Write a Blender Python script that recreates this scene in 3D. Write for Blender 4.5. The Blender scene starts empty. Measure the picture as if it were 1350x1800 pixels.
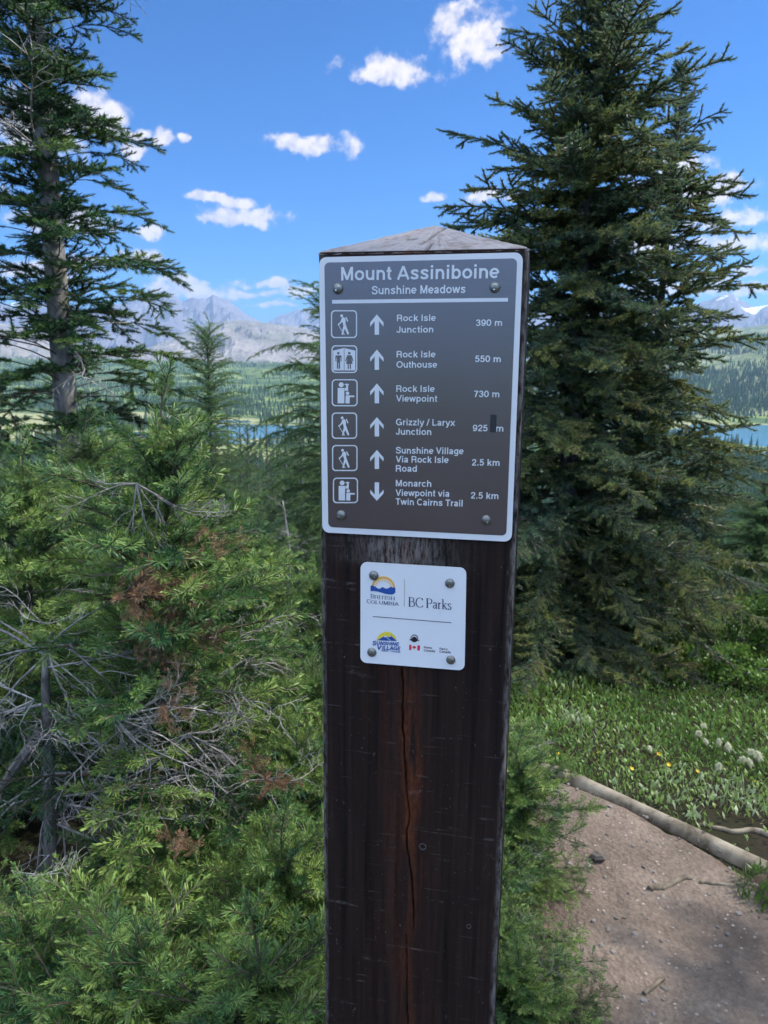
import bpy, math
import numpy as np
from math import radians as R, sin, cos, pi
S = bpy.context.scene
COL = S.collection

# ------------------------------------------------------------------ camera
CAM_Z = 1.55
PITCH, ROLL, F_PX = 0.2039, 0.0087, 1300.0
CAM = np.array([0.0, 0.0, CAM_Z])
_F = np.array([0, cos(PITCH), -sin(PITCH)])
_R0 = np.array([1.0, 0, 0]); _U0 = np.array([0, sin(PITCH), cos(PITCH)])
_R = cos(ROLL) * _R0 + sin(ROLL) * _U0
_U = cos(ROLL) * _U0 - sin(ROLL) * _R0
cd = bpy.data.cameras.new("camera")
cd.sensor_fit = 'VERTICAL'; cd.sensor_height = 36.0; cd.sensor_width = 27.0
cd.lens = 36.0 * F_PX / 1800.0
cd.clip_start = 0.02; cd.clip_end = 60000.0
cd.dof.use_dof = True; cd.dof.focus_distance = 0.95; cd.dof.aperture_fstop = 18.0
cam = bpy.data.objects.new("camera", cd); COL.objects.link(cam)
import mathutils
M = mathutils.Matrix(((_R[0], _U[0], -_F[0], 0), (_R[1], _U[1], -_F[1], 0), (_R[2], _U[2], -_F[2], CAM_Z), (0, 0, 0, 1)))
cam.matrix_world = M
S.camera = cam

def ray(px, py):
    d = _F * F_PX + _R * (px - 675.0) + _U * (900.0 - py)
    return d / np.linalg.norm(d)
def at(px, py, Y):
    "point of the photograph at forward distance Y"
    d = ray(px, py); return CAM + d * (Y / d[1])
def azel(px, py):
    d = ray(px, py); return math.atan2(d[0], d[1]), math.asin(d[2])

# ------------------------------------------------------------------ world, sun, exposure
SUN_AZ, SUN_EL = R(80), R(48)          # azimuth to the right of the view direction
S.view_settings.view_transform = 'Standard'; S.view_settings.look = 'None'
S.view_settings.exposure = 0.68; S.view_settings.gamma = 1.0; S.view_settings.use_curve_mapping = False
S.render.engine = 'CYCLES'
S.cycles.use_denoising = True
S.cycles.adaptive_threshold = .03
S.cycles.max_bounces = 5; S.cycles.diffuse_bounces = 2; S.cycles.glossy_bounces = 2
S.cycles.transmission_bounces = 3; S.cycles.volume_bounces = 0; S.cycles.transparent_max_bounces = 4
S.cycles.caustics_reflective = False; S.cycles.caustics_refractive = False
W = bpy.data.worlds.new("World"); S.world = W; W.use_nodes = True

class NT:
    def __init__(s, nt): s.nt = nt; s.n = nt.nodes; s.l = nt.links
    def new(s, t, **kw):
        n = s.n.new(t)
        for k, v in kw.items(): setattr(n, k, v)
        return n
    def link(s, a, b): s.l.new(a, b)
    def put(s, sock, v):
        if isinstance(v, bpy.types.NodeSocket): s.l.new(v, sock)
        elif v is not None:
            if hasattr(sock, 'default_value') and not isinstance(v, (int, float)) and len(v) == 3 and sock.type == 'RGBA': v = (*v, 1)
            sock.default_value = v
    def math(s, op, a, b=None, c=None, clamp=False):
        n = s.new('ShaderNodeMath', operation=op, use_clamp=clamp)
        for i, v in enumerate((a, b, c)):
            if v is not None: s.put(n.inputs[i], v)
        return n.outputs[0]
    def vmath(s, op, a, b=None, scale=None):
        n = s.new('ShaderNodeVectorMath', operation=op)
        s.put(n.inputs[0], a)
        if b is not None: s.put(n.inputs[1], b)
        if scale is not None: s.put(n.inputs['Scale'], scale)
        return n.outputs['Value'] if op in ('LENGTH', 'DOT_PRODUCT', 'DISTANCE') else n.outputs[0]
    def noise(s, vec, scale, detail=4, rough=.55, dist=0.0, out='Fac'):
        n = s.new('ShaderNodeTexNoise'); n.inputs['Scale'].default_value = scale; n.inputs['Detail'].default_value = detail
        n.inputs['Roughness'].default_value = rough; n.inputs['Distortion'].default_value = dist
        if vec is not None: s.put(n.inputs['Vector'], vec)
        return n.outputs[out]
    def mapr(s, v, a, b, c=0.0, d=1.0, smooth=False):
        n = s.new('ShaderNodeMapRange', interpolation_type='SMOOTHSTEP' if smooth else 'LINEAR'); n.clamp = True
        for i, x in enumerate((v, a, b, c, d)): s.put(n.inputs[i], x)
        return n.outputs[0]
    def mix(s, f, a, b, blend='MIX'):
        n = s.new('ShaderNodeMix', data_type='RGBA', blend_type=blend)
        s.put(n.inputs['Factor'], f); s.put(n.inputs['A'], a) if False else None
        s.put(n.inputs[6], a); s.put(n.inputs[7], b)
        return n.outputs[2]
    def ramp(s, f, stops):
        n = s.new('ShaderNodeValToRGB'); e = n.color_ramp.elements
        while len(e) < len(stops): e.new(.5)
        for k, (p, c) in zip(e, stops): k.position = p; k.color = (*c, 1)
        s.put(n.inputs[0], f); return n.outputs[0]
    def bump(s, h, strength=.3, dist=.01):
        n = s.new('ShaderNodeBump'); n.inputs['Strength'].default_value = strength; n.inputs['Distance'].default_value = dist
        s.put(n.inputs['Height'], h); return n.outputs[0]
    def attr(s, name, out='Fac'):
        n = s.new('ShaderNodeAttribute', attribute_name=name); return n.outputs[out]
    def coord(s, out='Object'): return s.new('ShaderNodeTexCoord').outputs[out]

# clouds stand in the sky by direction: centre and half size in the photograph's pixels
CLOUDS = [(832, 62, 62, 50), (800, 40, 35, 30), (850, 95, 40, 25), (690, 124, 80, 26), (650, 132, 40, 16), (552, 254, 70, 20),
          (425, 378, 95, 20), (372, 380, 45, 14), (356, 342, 38, 10), (414, 350, 34, 10), (110, 195, 85, 36), (170, 205, 45, 34), (60, 235, 90, 40), (238, 236, 30, 12),
          (286, 246, 17, 17), (326, 240, 14, 10), (228, 266, 24, 14), (120, 385, 95, 24), (252, 400, 36, 13), (256, 455, 44, 15), (60, 470, 90, 20), (150, 455, 40, 12),
          (476, 500, 66, 12), (335, 516, 90, 15), (325, 497, 44, 9), (440, 520, 60, 9), (525, 512, 44, 10), (470, 538, 50, 6), (345, 504, 18, 7),
          (1252, 336, 64, 24), (1190, 296, 44, 30), (1160, 330, 50, 20), (1285, 382, 66, 17), (1290, 425, 80, 18), (1090, 275, 40, 26), (1330, 474, 40, 9), (1325, 508, 40, 14),
          (1240, 500, 50, 18), (1345, 552, 34, 9), (760, 346, 20, 11), (845, 342, 40, 14), (905, 345, 30, 12), (1130, 430, 70, 22), (1150, 508, 60, 16),
                    (1500, 300, 90, 30), (1650, 420, 120, 30), (-120, 330, 120, 30), (-250, 200, 100, 40), (700, -250, 140, 60), (300, -200, 120, 40)]
def build_world():
    g = NT(W.node_tree); g.n.clear()
    sky = g.new('ShaderNodeTexSky', sky_type='NISHITA', sun_disc=False)
    sky.sun_elevation = SUN_EL; sky.sun_rotation = SUN_AZ; sky.altitude = 2300
    sky.air_density = 1.0; sky.dust_density = 0.3; sky.ozone_density = 5.0
    d = g.vmath('NORMALIZE', g.coord('Generated'))
    wob = g.noise(d, 22, 6, .6, out='Color')
    d2 = g.vmath('ADD', d, g.vmath('SCALE', g.vmath('SUBTRACT', wob, (.5, .5, .5)), scale=.035))
    sp = g.new('ShaderNodeSeparateXYZ'); g.link(d2, sp.inputs[0])
    az = g.math('ARCTAN2', sp.outputs[0], sp.outputs[1]); el = g.math('ARCSINE', sp.outputs[2])
    cb = g.new('ShaderNodeCombineXYZ'); g.link(az, cb.inputs[0]); g.link(el, cb.inputs[1])
    best = None; hgt = None
    for (px, py, rx, ry) in CLOUDS:
        a, e = azel(px, py)
        q = g.vmath('MULTIPLY', g.vmath('SUBTRACT', cb.outputs[0], (a, e, 0)), (F_PX / rx / 1.08, F_PX / ry / 1.02, 0))
        v = g.math('SUBTRACT', 1.0, g.vmath('LENGTH', q))
        best = v if best is None else g.math('SMOOTH_MAX', best, v, .12)
    n1 = g.noise(d, 34, 7, .56)
    up = g.vmath('ADD', d, (-.002, 0, .006))
    n2 = g.noise(up, 34, 5, .56)
    dens = g.math('ADD', best, g.math('MULTIPLY', g.math('SUBTRACT', n1, .50), 2.3))
    mask = g.mapr(dens, -.02, .62, 0, 1, True)
    sh = g.mapr(g.math('ADD', g.math('SUBTRACT', n1, n2), g.math('MULTIPLY', dens, .10)), -.10, .14)  # lit cloud tops and greyer undersides, painted from the noise offset
    cc = g.mix(sh, (4.1, 4.2, 5.2), (7.2, 6.7, 6.8))
    col = g.mix(g.math('MULTIPLY', mask, .95), g.vmath('MULTIPLY', sky.outputs[0], (.25, .73, 1.16)), cc)
    sd = g.new('ShaderNodeSeparateXYZ'); g.link(d, sd.inputs[0])
    back = g.math('MAXIMUM', g.mapr(sd.outputs[1], -.05, -.35, 0, 1, True), g.mapr(sd.outputs[2], .52, .72, 0, 1, True))  # unseen bright cover behind and overhead, added to fill the shaded foreground
    bk = g.math('MULTIPLY', g.mapr(g.noise(d, 3.2, 6, .6), .36, .52, 0, 1, True), back)
    col = g.mix(bk, col, g.mix(g.mapr(sd.outputs[2], .10, .55), (2.2, 5.2, 11.5), (12.5, 14.5, 17.5)))
    bg = g.new('ShaderNodeBackground'); bg.inputs['Strength'].default_value = 0.1
    g.link(col, bg.inputs[0])
    o = g.new('ShaderNodeOutputWorld'); g.link(bg.outputs[0], o.inputs[0])
build_world()
W.cycles.sampling_method = 'MANUAL'; W.cycles.sample_map_resolution = 512
sl = bpy.data.lights.new("sun", 'SUN'); sl.energy = 3.9; sl.angle = R(.5); sl.color = (1, .94, .84)
so = bpy.data.objects.new("sun", sl); COL.objects.link(so)
sdir = mathutils.Vector((sin(SUN_AZ) * cos(SUN_EL), cos(SUN_AZ) * cos(SUN_EL), sin(SUN_EL)))
so.rotation_euler = sdir.to_track_quat('Z', 'Y').to_euler(); so.location = (0, 0, 30)

# ------------------------------------------------------------------ helpers
def rng_(s): return np.random.default_rng(s)
def hash3(ix, iy, iz, s=0):
    h = (ix.astype(np.int64) * 374761393 + iy.astype(np.int64) * 668265263 + iz.astype(np.int64) * 2147483647 + s * 1274126177) & 0xffffffff
    h = ((h ^ (h >> 13)) * 1274126177) & 0xffffffff
    return ((h ^ (h >> 16)) & 0xffff) / 65535.0
def vnoise(x, y, z=None, s=0):
    x = np.asarray(x, float); y = np.asarray(y, float); z = np.zeros_like(x) if z is None else np.asarray(z, float)
    ix, iy, iz = np.floor(x), np.floor(y), np.floor(z); fx, fy, fz = x - ix, y - iy, z - iz
    fx, fy, fz = [t * t * (3 - 2 * t) for t in (fx, fy, fz)]
    r = 0
    for a in (0, 1):
        for b in (0, 1):
            for c in (0, 1):
                r = r + hash3(ix + a, iy + b, iz + c, s) * (fx if a else 1 - fx) * (fy if b else 1 - fy) * (fz if c else 1 - fz)
    return r
def fbm(x, y, z=None, o=4, s=0):
    r = 0; a = .5; t = 0
    for k in range(o):
        f = 2 ** k; r = r + a * vnoise(np.asarray(x) * f, np.asarray(y) * f, None if z is None else np.asarray(z) * f, s + k * 7); t += a; a *= .5
    return r / t
def smooth(a, b, x):
    t = np.clip((np.asarray(x, float) - a) / (b - a), 0, 1); return t * t * (3 - 2 * t)
def nrm(v): return v / np.maximum(np.linalg.norm(v, axis=-1, keepdims=True), 1e-9)

def mesh_np(name, V, T, mats=(), attrs=None, smooth_=False, midx=None):
    "mesh from arrays; T is (n,3) or (n,4)"
    me = bpy.data.meshes.new(name); V = np.ascontiguousarray(V, np.float32); T = np.ascontiguousarray(T, np.int32)
    k = T.shape[1]
    me.vertices.add(len(V)); me.vertices.foreach_set('co', V.ravel())
    me.loops.add(T.size); me.loops.foreach_set('vertex_index', T.ravel())
    me.polygons.add(len(T)); me.polygons.foreach_set('loop_start', np.arange(0, T.size, k, dtype=np.int32))
    me.polygons.foreach_set('use_smooth', np.full(len(T), bool(smooth_)))
    if midx is not None: me.polygons.foreach_set('material_index', np.asarray(midx, np.int32))
    me.update(calc_edges=True)
    for nm, a in (attrs or {}).items():
        at_ = me.attributes.new(nm, 'FLOAT', 'POINT'); at_.data.foreach_set('value', np.ascontiguousarray(a, np.float32))
    for m in mats: me.materials.append(m)
    return me
def link(name, me, parent=None, **props):
    o = bpy.data.objects.new(name, me); COL.objects.link(o)
    if parent is not None: o.parent = parent
    for k, v in props.items():
        if v: o[k] = v
    return o
def thing(name, label, cat, loc=(0, 0, 0), rz=0.0, group=None):
    o = link(name, None, label=label, category=cat, group=group); o.location = [float(v) for v in loc]; o.rotation_euler = (0, 0, rz); o.empty_display_size = .1
    return o
def copy_thing(root, loc, rz, sc=1.0, label=None):
    r = root.copy(); COL.objects.link(r); r.location = [float(v) for v in loc]; r.rotation_euler = (0, 0, rz); r.scale = (sc, sc, sc)
    if label: r['label'] = label
    for ch in root.children:
        c = ch.copy(); COL.objects.link(c); c.parent = r
    return r
class Acc:
    "collects triangles and a tint per vertex"
    def __init__(s): s.V = []; s.T = []; s.t = []; s.n = 0
    def add(s, V, T, tint=0.0):
        V = np.asarray(V, float); s.V.append(V); s.T.append(np.asarray(T, int) + s.n)
        s.t.append(np.broadcast_to(np.asarray(tint, float), (len(V),))); s.n += len(V); return s
    def arrays(s):
        if not s.V: return np.zeros((0, 3)), np.zeros((0, 3), int), np.zeros(0)
        return np.concatenate(s.V), np.concatenate(s.T), np.concatenate(s.t)
    def place(s, tpl, Mx, O, tint=0.0):
        "copies of a template (V,T,t) under matrices Mx (m,3,3) and offsets O (m,3)"
        V, T, t = tpl; m = len(O)
        if m == 0: return s
        P = np.einsum('mij,nj->mni', Mx, V) + O[:, None, :]
        tt = np.where(t[None, :] <= 0.0, 0.0, np.clip(t[None, :] + np.broadcast_to(np.asarray(tint, float), (m,))[:, None], .06, 1))
        TT = T[None] + (np.arange(m) * len(V))[:, None, None]
        s.V.append(P.reshape(-1, 3)); s.T.append(TT.reshape(-1, 3) + s.n); s.t.append(tt.ravel()); s.n += m * len(V); return s
def frames(D, U):
    y = nrm(np.asarray(D, float)); x = nrm(np.cross(y, np.asarray(U, float))); z = np.cross(x, y)
    return np.stack([x, y, z], -1)
def tube(P, rad, k=5, cap=True):
    P = np.asarray(P, float); n = len(P); rad = np.broadcast_to(np.asarray(rad, float), (n,))
    D = nrm(np.gradient(P, axis=0)); ref = np.array([0, 0, 1.0]) if abs(D[0][2]) < .9 else np.array([1.0, 0, 0])
    x = nrm(np.cross(D, ref)); z = np.cross(x, D)
    a = np.arange(k) * 2 * pi / k
    V = P[:, None] + rad[:, None, None] * (x[:, None] * np.cos(a)[None, :, None] + z[:, None] * np.sin(a)[None, :, None])
    V = V.reshape(-1, 3); T = []
    i = np.arange(n - 1)[:, None] * k; j = np.arange(k)[None]; jn = (j + 1) % k
    q = np.stack([i + j, i + jn, i + k + jn, i + k + j], -1).reshape(-1, 4)
    T = np.concatenate([q[:, [0, 1, 2]], q[:, [0, 2, 3]]])
    if cap:
        c0 = len(V); V = np.concatenate([V, P[:1], P[-1:]])
        jj = np.arange(k); T = np.concatenate([T, np.stack([(jj + 1) % k, jj, np.full(k, c0)], -1), np.stack([jj + (n - 1) * k, (jj + 1) % k + (n - 1) * k, np.full(k, c0 + 1)], -1)])
    return V, T
def catmull(P, n):
    P = np.asarray(P, float); t = np.linspace(0, len(P) - 1, n); i = np.clip(t.astype(int), 0, len(P) - 2); f = (t - i)[:, None]
    p0 = P[np.maximum(i - 1, 0)]; p1 = P[i]; p2 = P[i + 1]; p3 = P[np.minimum(i + 2, len(P) - 1)]
    return .5 * (2 * p1 + (p2 - p0) * f + (2 * p0 - 5 * p1 + 4 * p2 - p3) * f ** 2 + (3 * p1 - p0 - 3 * p2 + p3) * f ** 3)
def grid_faces(nr, nc):
    i = np.arange(nr - 1)[:, None] * nc; j = np.arange(nc - 1)[None]
    return np.stack([i + j, i + j + 1, i + nc + j + 1, i + nc + j], -1).reshape(-1, 4)

# ------------------------------------------------------------------ materials
def material(name, rough=.6, spec=.3):
    m = bpy.data.materials.new(name); m.use_nodes = True; g = NT(m.node_tree); g.n.clear()
    b = g.new('ShaderNodeBsdfPrincipled'); b.inputs['Roughness'].default_value = rough; b.inputs['Specular IOR Level'].default_value = spec
    o = g.new('ShaderNodeOutputMaterial'); g.link(b.outputs[0], o.inputs[0]); g.b = b; g.o = o; g.m = m
    return g
def plain(name, col, rough=.6, spec=.3, metal=0.0, var=.12, sc=40):
    g = material(name, rough, spec); g.b.inputs['Metallic'].default_value = metal
    n = g.noise(g.coord(), sc, 4)
    g.put(g.b.inputs['Base Color'], g.mix(g.mapr(n, .3, .7), [c * (1 - var) for c in col], [min(1, c * (1 + var)) for c in col]))
    return g.m
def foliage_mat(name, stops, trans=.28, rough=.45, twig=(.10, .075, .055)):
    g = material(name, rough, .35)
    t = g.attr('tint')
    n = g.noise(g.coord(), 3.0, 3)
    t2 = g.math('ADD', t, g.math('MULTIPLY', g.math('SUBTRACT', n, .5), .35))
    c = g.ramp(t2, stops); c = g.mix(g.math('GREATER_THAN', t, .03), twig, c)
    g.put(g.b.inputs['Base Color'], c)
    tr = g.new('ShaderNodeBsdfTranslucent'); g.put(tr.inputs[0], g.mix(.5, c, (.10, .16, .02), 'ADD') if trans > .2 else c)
    mx = g.new('ShaderNodeMixShader'); mx.inputs[0].default_value = trans
    g.link(g.b.outputs[0], mx.inputs[1]); g.link(tr.outputs[0], mx.inputs[2]); g.link(mx.outputs[0], g.o.inputs[0])
    return g.m
GREEN = [(0.0, (.010, .036, .020)), (.35, (.024, .078, .032)), (.65, (.068, .155, .040)), (1.0, (.21, .30, .07))]
M_FIR = foliage_mat('fir_needles', GREEN, .16)
M_SPRUCE = foliage_mat('spruce_needles', [(0, (.036, .084, .072)), (.4, (.074, .138, .096)), (.75, (.125, .19, .088)), (1, (.27, .29, .09))], .28)
M_LARCH = foliage_mat('larch_needles', [(0, (.055, .11, .065)), (.5, (.11, .19, .085)), (1, (.17, .25, .10))], .45)
M_BROWN = foliage_mat('dead_needles', [(0, (.13, .065, .035)), (.5, (.22, .11, .06)), (1, (.33, .20, .12))], .15)
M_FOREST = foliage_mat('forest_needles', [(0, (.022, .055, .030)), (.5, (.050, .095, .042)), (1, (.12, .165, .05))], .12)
M_GRASS = foliage_mat('grass_blades', [(0, (.035, .08, .018)), (.5, (.10, .19, .035)), (.8, (.18, .27, .065)), (1, (.30, .36, .21))], .3)
def bark_mat(name, a, b, c, sc=30):
    g = material(name, .85, .15); co = g.coord()
    st = g.vmath('MULTIPLY', co, (1, 1, .35)); n = g.noise(st, sc, 6, .65, .4); n2 = g.noise(co, sc * .25, 3)
    col = g.mix(g.mapr(n, .35, .68), a, b); col = g.mix(g.mapr(n2, .52, .66), col, c)
    g.put(g.b.inputs['Base Color'], col); g.put(g.b.inputs['Normal'], g.bump(n, .7, .01)); return g.m
M_BARK = bark_mat('grey_bark', (.055, .05, .048), (.17, .16, .155), (.24, .235, .225))
M_BARK_PALE = bark_mat('pale_bark', (.10, .095, .09), (.26, .245, .23), (.36, .35, .33), 18)  # paler bark tone for the tall sparse fir's trunk
M_DEAD = bark_mat('bleached_deadwood', (.13, .12, .12), (.34, .32, .31), (.44, .42, .39), 60)
# ------------------------------------------------------------------ terrain
def hz(x, y):
    "height of the ground"
    x = np.asarray(x, float); y = np.asarray(y, float); r = np.hypot(x, y)
    d = y + .12 * np.abs(x)
    z = -.13 * np.clip(d - 2.4, 0, 4.0) - .30 * np.clip(d - 6.4, 0, 150) 
    z = np.where(d > 156.4, z - (77 - 45.5) * (1 - np.exp(-(d - 156.4) / 105.0)), z)
    z = z - .10 * np.clip(-x - .3, 0, 3) * smooth(0.6, 2.0, y)
    z = z + 74 * smooth(980, 3600, r) ** 1.0 * (.9 + .25 * (fbm(x / 500, y / 500, o=3, s=5) - .5))
    z = z + (fbm(x / 60, y / 60, o=4, s=3) - .5) * 9 * smooth(30, 200, r) + (fbm(x / 6, y / 6, o=3, s=9) - .5) * .5 * smooth(5, 20, r)
    z = z + (fbm(x / .45, y / .45, o=4, s=11) - .5) * .035
    far = smooth(400, 620, r)
    for (lx, ly, ra, rb) in LAKES:
        q = np.hypot((x - lx) / ra, (y - ly) / rb) + (fbm(x / 90, y / 90, o=3, s=21) - .5) * .22
        z = np.where(q < 1.5, z * smooth(.75, 1.5, q) + (LAKE_Z + (q - 1.0) * 9) * (1 - smooth(.75, 1.5, q)), z)
    return z
LAKE_Z = -78.0
def polar(px, py):
    "where a ray of the photograph meets the lake's level"
    d = ray(px, py); t = (LAKE_Z - CAM_Z) / d[2]; return CAM + d * t
_l = polar(455, 757); _r = polar(1420, 768); _l2 = polar(270, 765)
LAKES = [(_l[0] - 10, _l[1], 80, 85), (_r[0], _r[1], 150, 150)]
def ground_hit(px, py):
    d = ray(px, py); t = .5
    for k in range(4000):
        p = CAM + d * t; h = p[2] - float(hz(p[0], p[1]))
        if h < 1e-3: break
        t += max(h * .4, 1e-3)
    return p
rr = np.concatenate([[0.0], np.geomspace(.35, 14000, 640)])
fine = np.radians(np.arange(-40, 40.01, .2)); coarse = np.radians(np.arange(44, 317, 4.0))
aa = np.concatenate([fine, coarse, [fine[0] + 2 * pi]])
AA, RR = np.meshgrid(aa, rr)
gx, gy = RR * np.sin(AA), RR * np.cos(AA)
gm = material('ground', .95, .1)
co = gm.coord(); n1 = gm.noise(co, .012, 5, .6); n2 = gm.noise(co, 1.7, 6, .65); n3 = gm.noise(co, 22, 5, .7)
sepg = gm.new('ShaderNodeSeparateXYZ'); gm.link(co, sepg.inputs[0])
near = gm.mapr(gm.vmath('LENGTH', co), 4, 60)
soil = gm.mix(gm.mapr(n2, .4, .62), gm.mix(n3, (.014, .011, .008), (.045, .034, .024)), (.022, .026, .012))
mead = gm.mix(gm.mapr(n1, .48, .64), (.050, .092, .034), (.19, .235, .07))
shore = gm.mapr(sepg.outputs[2], LAKE_Z + .1, LAKE_Z + 1.1)
col = gm.mix(near, soil, mead); col = gm.mix(gm.math('MULTIPLY', gm.math('SUBTRACT', 1, shore), near), col, (.26, .26, .13))
gm.put(gm.b.inputs['Base Color'], col); gm.put(gm.b.inputs['Normal'], gm.bump(n3, .6, .02))
link('ground', mesh_np('ground', np.stack([gx, gy, hz(gx, gy)], -1).reshape(-1, 3), grid_faces(*gx.shape)[:, ::-1], [gm.m], smooth_=True), kind='structure')
wm = material('lake_water', .12, .5); wn = wm.noise(wm.vmath('MULTIPLY', wm.coord(), (1, 3, 1)), .6, 4)
wm.put(wm.b.inputs['Base Color'], (.035, .16, .22)); wm.put(wm.b.inputs['Normal'], wm.bump(wn, .25, .3))
for (lx, ly, ra, rb) in LAKES:
    n = 64; a = np.arange(n) * 2 * pi / n; e = 1.75
    V = np.stack([lx + np.cos(a) * ra * e, ly + np.sin(a) * rb * e, np.full(n, LAKE_Z)], -1)
    V = np.concatenate([V, [[lx, ly, LAKE_Z]]]); T = np.stack([np.arange(n), (np.arange(n) + 1) % n, np.full(n, n)], -1)
    link('lake', mesh_np('lake', V, T, [wm.m]), kind='structure')

def ridge(name, D, sky, front, back, base, mat, seed, rough=1.0, step=6, kind='structure', nrow=34):
    "mountain or hill: its crest follows skyline pixels at forward distance D; falls to `base` over `front` metres towards us and `back` behind"
    pxs = np.arange(sky[0][0], sky[-1][0] + 1, step); pys = np.interp(pxs, [p[0] for p in sky], [p[1] for p in sky])
    C = np.array([at(px, py, D) for px, py in zip(pxs, pys)]); H = C[:, 2] - base
    s = np.concatenate([np.linspace(-1, 0, nrow), np.linspace(0, 1, nrow // 2)[1:]])
    SS, X = np.meshgrid(s, C[:, 0], indexing='ij'); HH = np.broadcast_to(H, SS.shape)
    Y = D + np.where(SS < 0, SS * front, SS * back)
    X2 = X * (Y / D)                                        # spurs run outwards from the crest
    prof = (1 - np.abs(SS)) ** 1.25
    u, v = X / (D * .045), Y / (D * .06)
    rn = 1 - np.abs(2 * fbm(u * 1.3 + fbm(u, v, o=2, s=seed + 40), v * .55, o=5, s=seed) - 1)
    damp = np.sin(np.clip(np.abs(SS), 0, 1) * pi) ** .7
    Z = base + HH * np.clip(prof + rough * (rn - .62) * .55 * damp, -.1, 1.02)
    Z = Z + (fbm(X / (D * .006), Y / (D * .006), o=3, s=seed + 3) - .5) * HH * .05 * rough
    V = np.stack([X2, Y, Z], -1).reshape(-1, 3)
    o = link(name, mesh_np(name, V, grid_faces(*SS.shape), [mat], smooth_=False), kind=kind)
    return V, SS.ravel()
def rock_mat(name, a, b, c, snow, sc):
    g = material(name, .95, .1); co = g.coord(); n = g.noise(g.vmath('MULTIPLY', co, (1, .6, 2.2)), sc, 7, .68, .5); n2 = g.noise(co, sc * .22, 4, .6)
    col = g.mix(g.mapr(n, .36, .66), a, b); col = g.mix(g.mapr(n2, .5, .64), col, c)
    geo = g.new('ShaderNodeNewGeometry')
    if snow: col = g.mix(g.mapr(g.math('ADD', g.noise(g.vmath('MULTIPLY', co, (1.2, .7, .6)), sc * .5, 5, .6, .8), 0), snow, snow + .03), col, (.85, .87, .92))
    g.put(g.b.inputs['Base Color'], col); g.put(g.b.inputs['Normal'], g.bump(n, .8, 40)); return g.m
M_PEAK = rock_mat('far_rock', (.13, .125, .15), (.25, .23, .25), (.17, .165, .19), .615, .0022)
M_ROCK = rock_mat('ridge_rock', (.15, .14, .13), (.33, .29, .26), (.13, .15, .10), .69, .006)
ridge('mountain', 8500, [(-700, 560), (-350, 520), (-120, 548), (60, 530), (150, 546), (225, 532), (262, 517), (290, 512), (306, 519), (320, 530), (342, 523), (364, 526), (374, 518), (402, 528), (432, 552), (456, 564), (470, 570), (520, 600), (600, 650)], 2600, 2000, -80, M_PEAK, 51)
ridge('mountain', 10500, [(380, 640), (478, 563), (490, 555), (520, 546), (545, 541), (590, 528), (660, 545), (760, 536), (880, 556), (1000, 535), (1120, 552), (1210, 545), (1290, 560)], 3000, 2500, -80, M_PEAK, 61)
ridge('mountain', 7600, [(1060, 640), (1140, 585), (1200, 548), (1240, 528), (1284, 515), (1302, 527), (1328, 541), (1346, 536), (1400, 515), (1500, 530), (1700, 505), (2000, 560)], 2400, 2000, -80, M_PEAK, 71)
ridge('rocky_ridge', 4600, [(-500, 585), (-250, 560), (-50, 558), (80, 585), (180, 616), (260, 612), (300, 596), (335, 577), (365, 566), (430, 563), (470, 568), (520, 574), (560, 582), (640, 600), (760, 628), (860, 660)], 1500, 900, -20, M_ROCK, 81)
gh = material('alpine_meadow_hill', .95, .1); co = gh.coord(); n = gh.noise(co, .008, 6, .6)
gh.put(gh.b.inputs['Base Color'], gh.mix(gh.mapr(n, .36, .62), (.05, .095, .04), gh.mix(gh.noise(co, .02, 3), (.15, .20, .075), (.26, .22, .15))))
ridge('hill', 3500, [(900, 640), (1000, 612), (1100, 600), (1180, 588), (1250, 577), (1300, 576), (1350, 571), (1500, 560), (1700, 575), (2000, 600)], 1100, 900, -60, gh.m, 91, .7)
hv, hs = ridge('hill', 2300, [(880, 660), (980, 632), (1080, 615), (1160, 610), (1210, 612), (1290, 602), (1350, 588), (1500, 574), (1700, 590), (2000, 620)], 1250, 700, -76, gh.m, 95, .55, nrow=44)

# ------------------------------------------------------------------ trail signpost
PW, PYAW, PTOP = .24, .1921, CAM_Z + .1199
P_FC = np.array([.0388, .8733])                                    # middle of the front face
P_U = np.array([cos(PYAW), -sin(PYAW), 0]); P_N = np.array([-sin(PYAW), -cos(PYAW), 0])
P_C = np.array([*P_FC, 0]) - P_N * PW / 2
def sp(px, py):
    "pixel -> (x, z) on the post's front face, in the signpost's own axes"
    d = ray(px, py); O = np.array([*P_FC, 0.0]); t = ((O - CAM) @ P_N) / (d @ P_N); p = CAM + d * t
    return np.array([(p - O) @ P_U, p[2]])
from mathutils.geometry import tessellate_polygon
def flat(contours, y0, y1):
    "extruded flat shape in the x-z plane, from depth y0 (back) to y1 (front, more negative)"
    cs = [np.asarray(c, float) for c in contours]
    tri = tessellate_polygon([[mathutils.Vector((p[0], p[1], 0)) for p in c] for c in cs])
    P = np.concatenate(cs); n = len(P)
    V = np.concatenate([np.stack([P[:, 0], np.full(n, y1), P[:, 1]], -1), np.stack([P[:, 0], np.full(n, y0), P[:, 1]], -1)])
    T = []
    for a, b, c in tri:
        cr = (P[b][0] - P[a][0]) * (P[c][1] - P[a][1]) - (P[b][1] - P[a][1]) * (P[c][0] - P[a][0])
        T.append((a, b, c) if cr > 0 else (a, c, b))          # x right, z up, front faces -y
    o = 0
    for c in cs:
        k = len(c)
        for i in range(k):
            a, b = o + i, o + (i + 1) % k
            T += [(a, a + n, b), (b, a + n, b + n)]
        o += k
    return V, np.array(T)
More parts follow.
